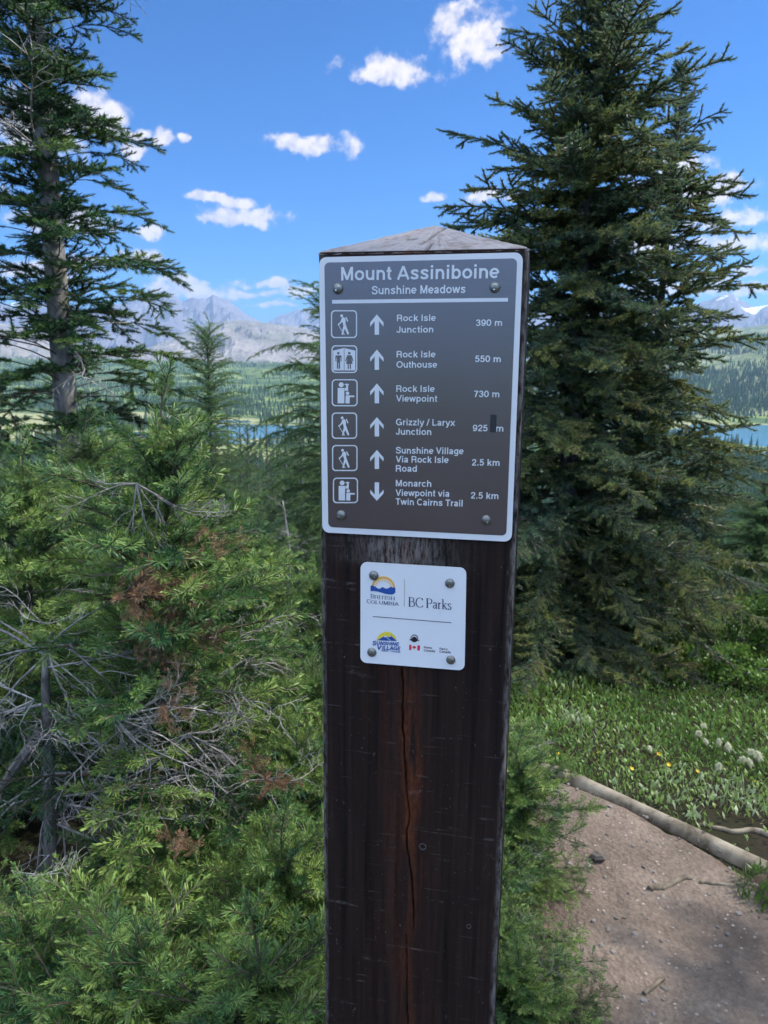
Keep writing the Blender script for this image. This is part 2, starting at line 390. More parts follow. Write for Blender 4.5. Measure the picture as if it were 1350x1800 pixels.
def rquad(c4, r, k=8):
    "rounded quad from four corners (x,z) in order"
    c4 = np.asarray(c4, float); out = []
    for i in range(4):
        p, a, b = c4[i], c4[i - 1], c4[(i + 1) % 4]
        A = p + (a - p) / np.linalg.norm(a - p) * r; B = p + (b - p) / np.linalg.norm(b - p) * r
        ce = A + B - p
        for t in np.linspace(0, pi / 2, k): out.append(ce + (A - ce) * cos(t) + (B - ce) * sin(t))
    return np.array(out)
def px_poly(pts): return np.array([sp(*p) for p in pts])
def EL(cx, cy, rx, ry, a0, a1, n=17): return [(cx + rx * cos(R(a)), cy + ry * sin(R(a))) for a in np.linspace(a0, a1, n)]
_arch = lambda x0, x1, y=0: EL((x0 + x1) / 2, 40, (x1 - x0) / 2, 26, 180, 0, 11) + [(x1, 30), (x1, 15), (x1, y)]
GLYPH = {  # centre lines of a plain grotesque, capitals 100 high
 'a': (77, [(14, 52), (20, 61), (36, 66), (52, 62), (57, 50), (57, 34), (57, 14), (62, 1)], [(57, 40), (36, 36), (19, 29), (15, 18), (22, 9), (38, 9), (57, 24)]),
 'b': (85, [(18, 0), (18, 100)], EL(44, 37, 26, 29, 0, 360)), 'c': (77, EL(40, 37, 28, 29, 42, 318)), 'd': (85, [(67, 0), (67, 100)], EL(41, 37, 26, 29, 0, 360)),
 'e': (77, [(12, 36), (66, 36)], EL(39, 37, 28, 29, 0, 316)), 'g': (85, EL(41, 38, 26, 28, 0, 360), [(67, 74), (67, 40), (67, 0), (62, -14), (44, -20), (26, -18), (17, -10)]),
 'f': (46, [(22, 0), (22, 80), (28, 92), (42, 92)], [(6, 66), (40, 66)]), 'h': (85, [(18, 0), (18, 100)], _arch(18, 67)), 'i': (39, [(19, 0), (19, 74)], [(19, 85), (19, 101)]), 'l': (39, [(19, 0), (19, 100)]),
 'k': (77, [(18, 0), (18, 100)], [(64, 74), (22, 27)], [(36, 43), (68, 0)]), 'm': (124, [(18, 0), (18, 74)], _arch(18, 62), _arch(62, 106)), 'n': (85, [(18, 0), (18, 74)], _arch(18, 67)),
 'o': (85, EL(42.5, 37, 29, 29, 0, 360)), 'p': (85, [(18, -28), (18, 74)], EL(44, 37, 26, 29, 0, 360)), 'r': (54, [(18, 0), (18, 74)], EL(46, 36, 28, 29, 180, 88)),
 's': (77, [(64, 55), (55, 64), (38, 66), (21, 61), (18, 51), (30, 42), (48, 35), (60, 26), (57, 13), (40, 8), (22, 10), (12, 20)]), 't': (46, [(22, 94), (22, 50), (22, 18), (28, 9), (42, 8)], [(4, 66), (42, 66)]),
 'u': (85, [(17, 74), (17, 50)] + EL(42, 34, 25, 26, 180, 360, 11), [(67, 74), (67, 0)]), 'v': (77, [(9, 74), (38, 3)], [(39, 3), (68, 74)]), 'w': (108, [(9, 74), (32, 3)], [(32, 3), (54, 72)], [(54, 72), (76, 3)], [(76, 3), (99, 74)]),
 'x': (77, [(9, 74), (68, 0)], [(68, 74), (9, 0)]), 'y': (77, [(9, 74), (38, 4)], [(68, 74), (46, 14), (36, -10), (26, -20), (10, -20)]), 'z': (70, [(8, 66), (62, 66)], [(57, 62), (13, 12)], [(6, 8), (64, 8)]),
 'A': (101, [(9, 0), (50, 98)], [(50, 98), (92, 0)], [(24, 30), (76, 30)]), 'B': (100, [(19, 0), (19, 100)], [(19, 92), (58, 92), (74, 84), (76, 72), (70, 58), (56, 52), (19, 52)], [(19, 52), (62, 52), (80, 44), (84, 30), (78, 14), (60, 8), (19, 8)]),
 'C': (101, EL(51, 50, 38, 43, 40, 320)), 'E': (92, [(19, 0), (19, 100)], [(12, 92), (80, 92)], [(12, 51), (76, 51)], [(12, 8), (82, 8)]), 'G': (108, EL(52, 50, 40, 43, 42, 322), [(58, 44), (97, 44)], [(90, 44), (90, 2)]), 'H': (101, [(19, 0), (19, 100)], [(82, 0), (82, 100)], [(19, 51), (82, 51)]),
 'I': (39, [(19, 0), (19, 100)]), 'J': (77, [(60, 100), (60, 60), (60, 28), (54, 13), (38, 8), (22, 14), (15, 32)]), 'L': (85, [(19, 100), (19, 0)], [(12, 8), (80, 8)]), 'M': (116, [(19, 0), (19, 100)], [(97, 0), (97, 100)], [(22, 96), (58, 6)], [(58, 6), (94, 96)]),
 'N': (101, [(19, 0), (19, 100)], [(82, 0), (82, 100)], [(22, 96), (79, 4)]), 'O': (108, EL(54, 50, 42, 43, 0, 360)), 'P': (92, [(19, 0), (19, 100)], [(19, 92), (58, 92), (76, 84), (80, 68), (76, 52), (58, 44), (19, 44)]),
 'R': (101, [(19, 0), (19, 100)], [(19, 92), (60, 92), (78, 85), (82, 70), (77, 55), (60, 48), (19, 48)], [(56, 48), (74, 42), (80, 30), (81, 12), (88, 0)]), 'S': (93, [(80, 72), (70, 88), (46, 93), (22, 86), (17, 72), (28, 60), (50, 53), (72, 45), (79, 30), (70, 13), (46, 7), (22, 13), (12, 30)]),
 'T': (85, [(42, 0), (42, 92)], [(3, 92), (82, 92)]), 'U': (101, [(18, 100), (18, 60)] + EL(50, 38, 32, 30, 180, 360, 13) + [(82, 60), (82, 100)]), 'V': (93, [(9, 100), (46, 4)], [(46, 4), (84, 100)]),
 '0': (77, EL(38.5, 50, 27, 43, 0, 360)), '2': (77, [(13, 68), (20, 86), (40, 92), (58, 85), (62, 68), (50, 47), (26, 26), (12, 8)], [(10, 8), (68, 8)]), '3': (77, [(13, 74), (22, 89), (40, 92), (57, 84), (58, 66), (46, 55), (32, 53)], [(34, 53), (52, 49), (63, 35), (58, 15), (40, 8), (22, 11), (12, 27)]),
 '5': (77, [(64, 92), (20, 92)], [(22, 96), (17, 47)], [(17, 50), (34, 60), (54, 55), (63, 36), (57, 16), (40, 8), (22, 11), (12, 25)]), '7': (77, [(9, 91), (68, 91)], [(64, 88), (44, 54), (31, 0)]), '9': (77, EL(38, 64, 25, 28, 0, 360), [(63, 64), (62, 38), (53, 15), (37, 8), (22, 11), (14, 23)]),
 '.': (39, [(19, 0), (19, 19)]), '/': (39, [(2, -2), (37, 102)]), '\u00b7': (39, [(19, 30), (19, 49)]), ' ': (39,)}
def put_text(acc, s, p0, p1, cap, y, w=18.0, shear=0.0, serif=False):
    "lettering between two baseline pixels, capitals `cap` pixels high, strokes w% of that"
    V = []; T = []; x = 0.0; n = 0; k = 0
    for ch in s:
        g = GLYPH[ch]
        for st in g[1:]:
            P = np.array(st, float); P = catmull(P, max(len(P) * 3, 12)) if len(P) > 2 else P
            if serif and len(P) == 2 and P[0][0] == P[1][0]:
                for yy in (P[:, 1].min(), P[:, 1].max() - 7):
                    q = [(x + P[0][0] - 17, yy), (x + P[0][0] + 17, yy), (x + P[0][0] + 17, yy + 7), (x + P[0][0] - 17, yy + 7)]
                    V += [(a, b, -k) for a, b in q]; T += [(n, n + 1, n + 2), (n, n + 2, n + 3)]; n += 4; k += 1
            D = nrm(np.gradient(P, axis=0)); N_ = np.stack([-D[:, 1], D[:, 0]], -1)
            ww = w * .5 * ((.5 + .75 * np.abs(D[:, 1:2])) if serif else (.86 + .14 * np.abs(D[:, 1:2])))
            A, B = P + N_ * ww, P - N_ * ww; m = len(P)
            V += [(x + a, b, -k) for a, b in A] + [(x + a, b, -k) for a, b in B]
            for i in range(m - 1): T += [(n + i, n + m + i, n + m + i + 1), (n + i, n + m + i + 1, n + i + 1)]
            n += 2 * m; k += 1
        x += g[0]
    V = np.array(V, float); V[:, 0] += shear * V[:, 1]
    x0, x1 = V[:, 0].min(), V[:, 0].max(); A, B, C = sp(*p0), sp(*p1), sp(p0[0], p0[1] - cap)
    Q = A + (V[:, :1] - x0) * (B - A) / (x1 - x0) + V[:, 1:2] * np.array([0, (C - A)[1] / 100])
    acc.add(np.stack([Q[:, 0], y + V[:, 2] * 4e-6, Q[:, 1]], -1), np.array(T)); return acc
def acc_obj(name, acc, mats, parent, smooth_=False, midx=None, **kw):
    V, T, t = acc.arrays(); return link(name, mesh_np(name, V, T, mats, {'tint': t}, smooth_, midx), parent, **kw)

def sign_mat(name, col, rough=.22, var=.06, spec=.55):
    g = material(name, rough, spec); co = g.coord()
    n = g.noise(co, 60, 5, .6); n2 = g.noise(co, 9, 4, .6)
    g.put(g.b.inputs['Base Color'], g.mix(g.mapr(n2, .3, .7), [c * (1 - var) for c in col], [min(1, c * (1 + var)) for c in col]))
    g.put(g.b.inputs['Roughness'], g.mapr(n2, .3, .7, rough * .9, rough * 1.15)); g.put(g.b.inputs['Normal'], g.bump(n, .02, .001))
    if spec > .9: g.b.inputs['Coat Weight'].default_value = 1; g.b.inputs['Coat IOR'].default_value = 1.9; g.b.inputs['Coat Roughness'].default_value = .3
    return g.m
M_WHITE = sign_mat('white_enamel', (.70, .72, .76), .35); M_SIGN = sign_mat('brown_enamel', (.060, .037, .043), .20, .06, 1.0)
M_LETTER = sign_mat('white_print', (.66, .69, .74), .35)
M_PLASTIC = sign_mat('white_plastic', (.74, .76, .80), .30, .03)
M_NAVY = sign_mat('navy_print', (.012, .018, .10), .4); M_BLUE = sign_mat('blue_print', (.015, .075, .32), .4); M_GOLD = sign_mat('gold_print', (.75, .42, .08), .4)
M_YELLOW = sign_mat('yellow_print', (.75, .62, .05), .4); M_RED = sign_mat('red_print', (.62, .03, .05), .4); M_BLACK = sign_mat('black_print', (.012, .012, .016), .4)
M_TAN = sign_mat('tan_print', (.45, .40, .36), .4); M_TAPE = plain('dark_tape', (.030, .034, .038), .6, .3)
M_SCREW = plain('dull_steel', (.22, .22, .20), .38, .5, .75, .15, 300); M_PIN = plain('bright_steel', (.75, .75, .75), .2, .5, 1.0)

gw = material('stained_timber', .75, .12); co = gw.coord()
v1 = gw.vmath('MULTIPLY', co, (140, 140, 3.0)); v2 = gw.vmath('MULTIPLY', co, (8, 8, 170)); v3 = gw.vmath('MULTIPLY', co, (24, 24, 10))
ng = gw.noise(v1, 1, 5, .6, .5); ns = gw.noise(v2, 1, 3, .55, .8); nb = gw.noise(co, 14, 5, .6); nf = gw.noise(v3, 9, 5, .7)
c = gw.mix(gw.mapr(ng, .3, .7), (.0065, .0050, .0050), (.031, .018, .0145))
c = gw.mix(gw.math('MULTIPLY', gw.mapr(nb, .45, .7), .5), c, (.016, .0095, .008))
stk = gw.math('MULTIPLY', gw.attr('streak'), gw.mapr(gw.noise(gw.vmath('MULTIPLY', co, (90, 90, 8)), 1, 5, .65), .36, .56))
c = gw.mix(stk, c, gw.mix(gw.mapr(nf, .3, .7), (.042, .012, .006), (.15, .047, .019)))
scr = gw.math('MULTIPLY', gw.mapr(ns, .60, .78), gw.mapr(gw.noise(co, 40, 4, .7), .48, .62))
c = gw.mix(gw.math('MULTIPLY', scr, .55), c, (.20, .18, .17))
spk = gw.math('MULTIPLY', gw.mapr(gw.noise(gw.vmath('MULTIPLY', co, (380, 380, 150)), 1, 2, .5), .70, .80), gw.mapr(gw.noise(co, 20, 3, .6), .42, .62))
c = gw.mix(gw.math('MULTIPLY', spk, .6), c, (.26, .25, .25))
wear = gw.math('MULTIPLY', gw.attr('wear'), gw.mapr(gw.noise(gw.vmath('MULTIPLY', co, (200, 200, 45)), 1, 5, .7), .40, .60))
c = gw.mix(wear, c, gw.mix(nf, (.14, .12, .11), (.34, .32, .31)))
gw.put(gw.b.inputs['Base Color'], c); gw.put(gw.b.inputs['Roughness'], gw.mapr(ng, .3, .7, .6, .85))
gw.put(gw.b.inputs['Normal'], gw.bump(gw.math('ADD', gw.math('MULTIPLY', ng, .7), gw.math('MULTIPLY', ns, .5)), .45, .0012))
gc = material('weathered_end_grain', .85, .2); co = gc.coord()
rn = gc.noise(gc.vmath('MULTIPLY', co, (60, 60, 60)), 1, 6, .65); sepc = gc.new('ShaderNodeSeparateXYZ'); gc.link(co, sepc.inputs[0])
ang = gc.math('ARCTAN2', sepc.outputs[0], gc.math('ADD', sepc.outputs[1], .0)); cbx = gc.new('ShaderNodeCombineXYZ'); gc.put(cbx.inputs[0], gc.math('MULTIPLY', ang, 9)); gc.put(cbx.inputs[1], gc.math('MULTIPLY', gc.vmath('LENGTH', co), 2))
rad = gc.noise(cbx.outputs[0], 1.5, 5, .7)
c = gc.mix(gc.mapr(rad, .3, .7), (.20, .18, .185), (.34, .315, .32)); c = gc.mix(gc.mapr(gc.noise(co, 26, 5, .65), .5, .68), c, (.17, .125, .105))
c = gc.mix(gc.math('MULTIPLY', gc.mapr(rn, .58, .72), .6), c, (.09, .075, .07)); c = gc.mix(gc.attr('crack'), c, (.03, .024, .022))
gc.put(gc.b.inputs['Base Color'], c); gc.put(gc.b.inputs['Normal'], gc.bump(gc.math('ADD', rn, rad), .6, .002))

post = thing('trail_signpost', 'tall square dark brown timber post with pyramid top carrying two trail signs', 'signpost', (P_C[0], P_C[1], 0), -PYAW)
def build_post():
    hw = PW / 2
    ac = np.concatenate([np.linspace(-hw, -hw + .006, 8)[:-1], np.linspace(-hw + .006, hw - .006, 230), np.linspace(hw - .006, hw, 8)[1:]])
    zr = np.concatenate([np.linspace(-.4, .55, 12)[:-1], np.linspace(.55, PTOP, 520)])
    Z, A = np.meshgrid(zr, ac, indexing='ij')
    crack = [(705, 1150), (708.3, 1200), (707.7, 1267), (711.7, 1333), (716, 1400), (719.3, 1440), (713.6, 1462), (716.7, 1500), (725, 1550), (726.7, 1600), (727.5, 1640)]
    crack2 = [(776, 900), (782, 945), (784.5, 991), (786, 1030)]; crack3 = [(715, 1640), (715, 1700), (716.5, 1800), (716, 1900)]
    Y = np.full_like(A, -hw)
    e = np.minimum(A + hw, hw - A); cf = .0035 + .002 * fbm(Z * 20, A * 0 + (A > 0) * 7, o=3, s=4)
    Y += np.where(e < cf, cf * (1 - np.sqrt(np.clip(1 - (1 - e / cf) ** 2, 0, 1))), 0)
    Y += (fbm(A * 160, Z * 6, o=3, s=1) - .5) * .0011 + (fbm(A * 10, Z * 260, o=2, s=2) - .5) * .0005
    streak = np.zeros_like(A)
    for cr, dep, wd in ((crack, .012, .0007), (crack2, .006, .0008), (crack3, .007, .0007)):
        P = px_poly(cr)[::-1]; xc = np.interp(zr, P[:, 1], P[:, 0]) + (fbm(zr * 70, zr * 0, o=3, s=8) - .5) * .0025
        on = smooth(P[0, 1], P[0, 1] + .02, zr) * (1 - smooth(P[-1, 1] - .01, P[-1, 1], zr))
        w = wd * (.6 + .9 * fbm(zr * 30, zr * 0 + 3, o=2, s=6))
        Y += dep * on[:, None] * np.exp(-((A - xc[:, None]) / w[:, None]) ** 2)
    P = px_poly([(712, 1130), (716, 1200), (716, 1300), (722, 1350), (722, 1420), (717, 1470), (727, 1520), (722, 1600), (712, 1680), (720, 1760), (722, 1900)])[::-1]
    wv = np.interp(zr, P[:, 1], [.016, .016, .014, .011, .012, .013, .017, .018, .016, .012, .012]); xs = np.interp(zr, P[:, 1], P[:, 0]); amt = np.interp(zr, P[:, 1], [.5, .5, .6, .4, .55, .85, 1, 1, .95, .8, .5])
    streak = amt[:, None] * np.clip(1.25 - np.abs(A - xs[:, None] + (fbm(A * 60, Z * 9, o=3, s=14) - .5) * .016) / wv[:, None], 0, 1)
    streak = np.maximum(streak, .22 * np.exp(-((A - xs[:, None] + .01) / .035) ** 2))
    wear = np.clip(1 - e / .008, 0, 1) * .8
    zt, zb = sp(740, 955)[1], sp(740, 985)[1]
    wear = np.maximum(wear, .75 * smooth(zb - .015, zb, Z) * (1 - smooth(zt, zt + .02, Z)) * np.exp(-((A + .02) / .05) ** 2))
    # around the other three sides
    side = np.concatenate([[(hw, -hw + t) for t in (.006, .03, .08, .14, .20, .235)], [(hw - .003, hw), (-hw + .003, hw)], [(-hw, -hw + t) for t in (.235, .2, .14, .08, .03, .006)]])
    nc, ns_, nr = len(ac), len(side), len(zr)
    F = np.concatenate([np.stack([A, Y, Z], -1), np.concatenate([np.broadcast_to(side[None], (nr, ns_, 2)), np.broadcast_to(zr[:, None, None], (nr, ns_, 1))], -1)], 1)
    nt = nc + ns_; i = np.arange(nr - 1)[:, None] * nt; j = np.arange(nt)[None]; jn = (j + 1) % nt
    Q = np.stack([i + j, i + jn, i + nt + jn, i + nt + j], -1).reshape(-1, 4)
    z0 = np.zeros((nr, ns_)); ws = z0.copy(); ws[:, [0, -1]] = .6
    link('post', mesh_np('post', F.reshape(-1, 3), Q, [gw.m], {'streak': np.concatenate([streak, z0], 1).ravel(), 'wear': np.concatenate([wear, ws], 1).ravel()}, True), post)
    n = 150; u = np.linspace(-hw, hw, n); B, A = np.meshgrid(u, u, indexing='ij')
    m = np.maximum(np.abs(A), np.abs(B)); Z = PTOP + .0459 * (1 - m / hw) + (fbm(A * 90, B * 90, o=4, s=3) - .5) * .0018
    Z -= np.clip(1 - (hw - m) / .004, 0, 1) ** 2 * .003
    ck = np.zeros_like(A)
    def seg(pts, w, amp):
        nonlocal ck
        for (a, b) in zip(pts[:-1], pts[1:]):
            a, b = np.array(a), np.array(b); d = b - a; t = np.clip(((A - a[0]) * d[0] + (B - a[1]) * d[1]) / (d @ d), 0, 1)
            q = np.hypot(A - a[0] - d[0] * t + (fbm(A * 120, B * 120, o=2, s=31) - .5) * .004, B - a[1] - d[1] * t); ck = np.maximum(ck, amp * np.exp(-(q / w) ** 2))
    f = -hw
    seg([(-.004, f + .026), (.004, f + .055), (.008, f + .082), (.016, f + .105), (.018, f + .118)], .0016, 1.0)
    seg([(.007, f + .002), (.0085, f + .03)], .0013, .9); seg([(-.02, f + .05), (-.015, f + .053)], .003, .9)
    for (x0, d0, x1, d1, aa_) in ((-.03, .03, -.06, .012, .5), (-.02, .075, -.05, .05, .4), (.03, .08, .06, .04, .5), (.045, .06, .07, .03, .4), (.012, .06, .02, .012, .45), (-.06, .06, -.09, .03, .4), (-.01, .1, -.02, .07, .4)):
        seg([(x0, f + d0), (x1, f + d1)], .0008, aa_)
    Z -= ck * .005
    link('post_cap', mesh_np('post_cap', np.stack([A, B, Z + .0006], -1).reshape(-1, 3), grid_faces(n, n), [gc.m], {'crack': np.clip(ck * 1.1, 0, 1).ravel()}, True), post)
build_post()
YF = -PW / 2
def screw(parent, px, py, rpx, y, rot):
    c0 = sp(px, py); r = np.linalg.norm(sp(px + rpx, py) - c0); k = 20; acc = Acc()
    rings = [(1.0, 0), (1.0, .12), (.93, .26), (.75, .42), (.5, .52), (.25, .57)]
    V = np.array([[c0[0] + r * q * cos(t), y - r * h, c0[1] + r * q * sin(t)] for q, h in rings for t in np.arange(k) * 2 * pi / k] + [[c0[0], y - r * .58, c0[1]]])
    T = []
    for i in range(len(rings) - 1):
        for j in range(k):
            a, b = i * k + j, i * k + (j + 1) % k; T += [(a, b, b + k), (a, b + k, a + k)]
    b0 = (len(rings) - 1) * k; T += [(b0 + j, b0 + (j + 1) % k, len(V) - 1) for j in range(k)]
    acc.add(V, T); n1 = len(T)
    for s in (-1, 1):
        q = c0 + s * r * .45 * np.array([cos(rot), sin(rot)]); rr_ = r * .16; kk = 8
        W_ = np.array([[q[0] + rr_ * cos(t), y - r * .585, q[1] + rr_ * sin(t)] for t in np.arange(kk) * 2 * pi / kk] + [[q[0], y - r * .62, q[1]]])
        acc.add(W_, [(j, (j + 1) % kk, kk) for j in range(kk)])
    V, T, t = acc.arrays(); o = link('screw', mesh_np('screw', V, T, [M_SCREW, M_PIN], None, True, [0] * n1 + [1] * (len(T) - n1)), parent)
    return o

# --- the brown direction sign
def qpx(*p): return [sp(*q) for q in p]
V, T = flat([rquad(qpx((562.5, 934), (901, 951), (919.5, 444.5), (562, 453)) if False else qpx((568.3, 934.5), (899.5, 951), (919.6, 444.5), (562.5, 453)), .0088)], YF - .0012, YF - .0042)
sign = link('direction_sign', mesh_np('direction_sign', V, T, [M_WHITE]), post)
V, T = flat([rquad(qpx((578.8, 925), (890.2, 940.2), (909.3, 455), (572, 462.5)), .0056)], YF - .0041, YF - .0045)
link('sign_face', mesh_np('sign_face', V, T, [M_SIGN]), sign)
YT = YF - .0049
def picto_box(x0, y0, x1, y1, g):
    w = 1.9; r = .0046; return g.add(*flat([rquad(qpx((x0, y1), (x1, y1), (x1, y0), (x0, y0)), r), rquad(qpx((x0 + w, y1 - w), (x1 - w, y1 - w), (x1 - w, y0 + w), (x0 + w, y0 + w)), r - .001)[::-1]], YF - .0046, YT))
def disc(cx, cy, r, k=16): return [(cx + r * cos(t), cy + r * sin(t)) for t in np.arange(k) * 2 * pi / k]
HIKER = [[(163, 138), (176, 136), (186, 148), (190, 160), (189, 188), (198, 215), (220, 276), (207, 283), (184, 232), (176, 252), (168, 284), (155, 283), (162, 250), (172, 208), (165, 182), (163, 172), (150, 186), (138, 197), (126, 202), (123, 193), (140, 182), (152, 162), (156, 146)],
         [(188, 138), (196, 133), (213, 168), (205, 176)], [(126, 200), (130, 198), (150, 232), (184, 282), (178, 284), (147, 236)]]
VIEW = [[(122, 738), (178, 738), (178, 868), (122, 868)], [(181, 738), (193, 738), (193, 714), (180, 712), (184, 703), (192, 704), (198, 699), (204, 704), (214, 704), (217, 712), (210, 714), (210, 762), (181, 762)],
        [(190, 801), (262, 802), (262, 816), (224, 816), (222, 870), (187, 868)]]
MAN = [[(106, 460), (152, 460), (155, 466), (155, 510), (148, 510), (147, 478), (143, 478), (143, 572), (132, 572), (132, 520), (127, 520), (127, 572), (116, 572), (116, 478), (112, 478), (111, 510), (104, 510), (103, 466)]]
WOMAN = [[(208, 458), (236, 458), (243, 464), (258, 506), (250, 510), (238, 480), (250, 530), (236, 531), (236, 573), (226, 573), (226, 531), (218, 531), (218, 573), (208, 573), (208, 531), (194, 530), (206, 480), (194, 510), (187, 506), (201, 464)]]
def picto(kind, box):
    g = Acc(); dark = Acc(); x0, y0, x1, y1 = box; picto_box(*box, g)
    ref = {'hiker': (66, 77, 288, 311), 'view': (72, 664, 290, 893), 'house': (70, 375, 289, 607)}[kind]
    mp = lambda pts: px_poly([(x0 + (x - ref[0]) / (ref[2] - ref[0]) * (x1 - x0), y0 + (y - ref[1]) / (ref[3] - ref[1]) * (y1 - y0)) for x, y in pts])
    fl = lambda pts, a=g, y=YT: a.add(*flat([mp(pts)], YF - .0046, y))
    if kind == 'hiker':
        for p in HIKER: fl(p)
        fl(disc(157, 124, 12))
    elif kind == 'view':
        for p in VIEW: fl(p)
        fl(disc(152, 711, 21)); fl(disc(205, 783, 15))
    else:
        fl([(84, 420), (176, 398), (272, 420), (272, 586), (84, 586)])
        for p in (MAN + WOMAN + [disc(128, 441, 11), disc(222, 441, 11), [(176, 402), (180, 402), (180, 584), (176, 584)]]): fl(p, dark, YT - .0002)
    V, T, t = g.arrays(); n = len(T)
    if dark.n: g.add(*dark.arrays()[:2]); V, T, t = g.arrays()
    link('pictogram', mesh_np('pictogram', V, T, [M_LETTER, M_SIGN], None, False, [0] * n + [1] * (len(T) - n)), sign)
BOX = [(583.7, 545.8, 629.3, 594.4), (584.6, 607.1, 629.6, 655.4), (585, 666.4, 630.2, 713.7), (585, 724.7, 629.3, 770.5), (585.5, 781.5, 630, 827), (587, 838.6, 630.8, 883.2)]
for k_, b_ in zip(('hiker', 'house', 'view', 'hiker', 'hiker', 'view'), BOX): picto(k_, b_)
for (y0, y1, dn) in ((553.1, 588.6, 0), (614.6, 650, 0), (674, 708.5, 0), (733, 766.5, 0), (790.3, 823.3, 0), (846.8, 879, 1)):
    h = y1 - y0; pts = [(-11.6, .40), (0, 0), (11.6, .40), (11.6, .60), (3.8, .33), (3.8, 1), (-3.8, 1), (-3.8, .33), (-11.6, .60)]
    V, T = flat([px_poly([(663.9 + x, (y0 + y * h) if not dn else (y1 - y * h)) for x, y in pts])], YF - .0046, YT)
    link('arrow', mesh_np('arrow', V, T, [M_LETTER]), sign)
L = Acc()
def letter_line(mat, parent, *a, **k): acc_obj('lettering', put_text(Acc(), *a, **k), [mat], parent)
for s, p0, p1, cap in (("Mount Assiniboine", (601.6, 493.9), (877.7, 489.8), 23.6), ("Sunshine Meadows", (654.8, 518.2), (818.8, 515.7), 14.6)): letter_line(M_LETTER, sign, s, p0, p1, cap, YT, 18)
L.add(*flat([px_poly([(585.6, 534.3), (893.2, 530.6), (893.2, 524.2), (585.6, 527.8)])], YF - .0046, YT))
for s, p0, p1 in (("Rock Isle", (699.1, 565), (767.1, 564.5)), ("Junction", (698.2, 585.3), (762.6, 584.8)), ("390 m", (837, 573.4), (882.8, 573)),
        ("Rock Isle", (698.5, 628.4), (766.5, 628.2)), ("Outhouse", (698.2, 646.3), (769.3, 646.3)), ("550 m", (835.5, 636.3), (880.4, 636.5)),
        ("Rock Isle", (697.9, 688.5), (765, 688.6)), ("Viewpoint", (697.6, 705.5), (769.3, 706)), ("730 m", (833.7, 697.6), (878, 698)),
        ("Grizzly / Laryx", (697.3, 746.8), (800.5, 748)), ("Junction", (697, 763.5), (759, 764)), ("925", (831.5, 757.2), (857.3, 757.5)), ("m", (872, 757.8), (885, 757.9)),
        ("Sunshine Village", (697, 796.3), (815.4, 797.6)), ("Via Rock Isle", (697, 811.8), (789.3, 813)), ("Road", (697, 827.9), (733.7, 828.3)), ("2.5 km", (830, 817.3), (878.3, 817.8)),
        ("Monarch", (697, 853.7), (759, 854.7)), ("Viewpoint via", (696.7, 870.4), (790.5, 872)), ("Twin Cairns Trail", (696.7, 885.8), (813.6, 889)), ("2.5 km", (828.2, 875), (876.2, 876))):
    letter_line(M_LETTER, sign, s, p0, p1, 11.4, YT, 17)
acc_obj('divider_line', L, [M_LETTER], sign)
V, T = flat([px_poly([(861.5, 759), (872.6, 759.5), (873.4, 728.5), (862.6, 728)])], YF - .0046, YT - .0004)
link('tape_patch', mesh_np('tape_patch', V, T, [M_TAPE]), sign)
for (x, y, r, a) in ((595.9, 508.1, 9.3, .9), (870.4, 506, 9.6, 1.3), (601.3, 904.2, 8.7, .6), (854.9, 912.7, 9.0, 2.2)): screw(sign, x, y, r, YF - .0045, a)
for (x, y, r) in ((743, 1488, 6.5), (824, 1628, 4.5)):
    c0 = sp(x, y); rr_ = np.linalg.norm(sp(x + r, y) - c0)
    ring = [c0 + rr_ * np.array([cos(t), sin(t)]) for t in np.arange(16) * 2 * pi / 16]; inn = [c0 + rr_ * .72 * np.array([cos(t), sin(t)]) for t in np.arange(16) * 2 * pi / 16]
    g = Acc(); g.add(*flat([ring, inn[::-1]], YF + .002, YF - .0008)); acc_obj('nail_head', g, [plain('old_nail', (.10, .10, .10), .5, .5, .6)], post)

# --- the small white partners' plate
V, T = flat([rquad(qpx((634.7, 1162.3), (817, 1176.6), (820.3, 997.4), (635, 986.8)), .0080)], YF - .0012, YF - .0040)
plate = link('partner_plate', mesh_np('partner_plate', V, T, [M_PLASTIC]), post)
YP0, YP = YF - .0041, YF - .0044
Q6 = lambda pts: px_poly([(630 + x / 6.75, 980 + y / 6.75) for x, y in pts])
p6 = lambda x, y: (630 + x / 6.75, 980 + y / 6.75)
def arc(cx, cy, r, a0, a1, k=20): return [(cx + r * cos(t), cy - r * sin(t)) for t in np.linspace(a0, a1, k)]
def flat6(mat, polys, dy=0.0, name='emblem'):
    g = Acc()
    for p in polys: g.add(*flat([Q6(p)], YP0, YP - dy))
    return g
def multi(name, parts, parent):
    "one emblem mesh of several inks: parts = [(material, polygons, lift)]"
    V = []; T = []; mi = []; n = 0
    for k, (m, polys, dy) in enumerate(parts):
        a = polys if isinstance(polys, Acc) else flat6(m, polys, dy); v, t, _ = a.arrays(); V.append(v); T.append(t + n); mi += [k] * len(t); n += len(v)
    link(name, mesh_np(name, np.concatenate(V), np.concatenate(T), [p[0] for p in parts], None, False, mi), parent)
cx, cy = 302, 352; rays_ = []
for k in range(15):
    a = pi * (k + .5) / 15
    rays_.append([(cx + 74 * cos(a - .03), cy - 74 * sin(a - .03)), (cx + 118 * cos(a - .065), cy - 110 * sin(a - .065)), (cx + 118 * cos(a + .065), cy - 110 * sin(a + .065)), (cx + 74 * cos(a + .03), cy - 74 * sin(a + .03))][::-1])
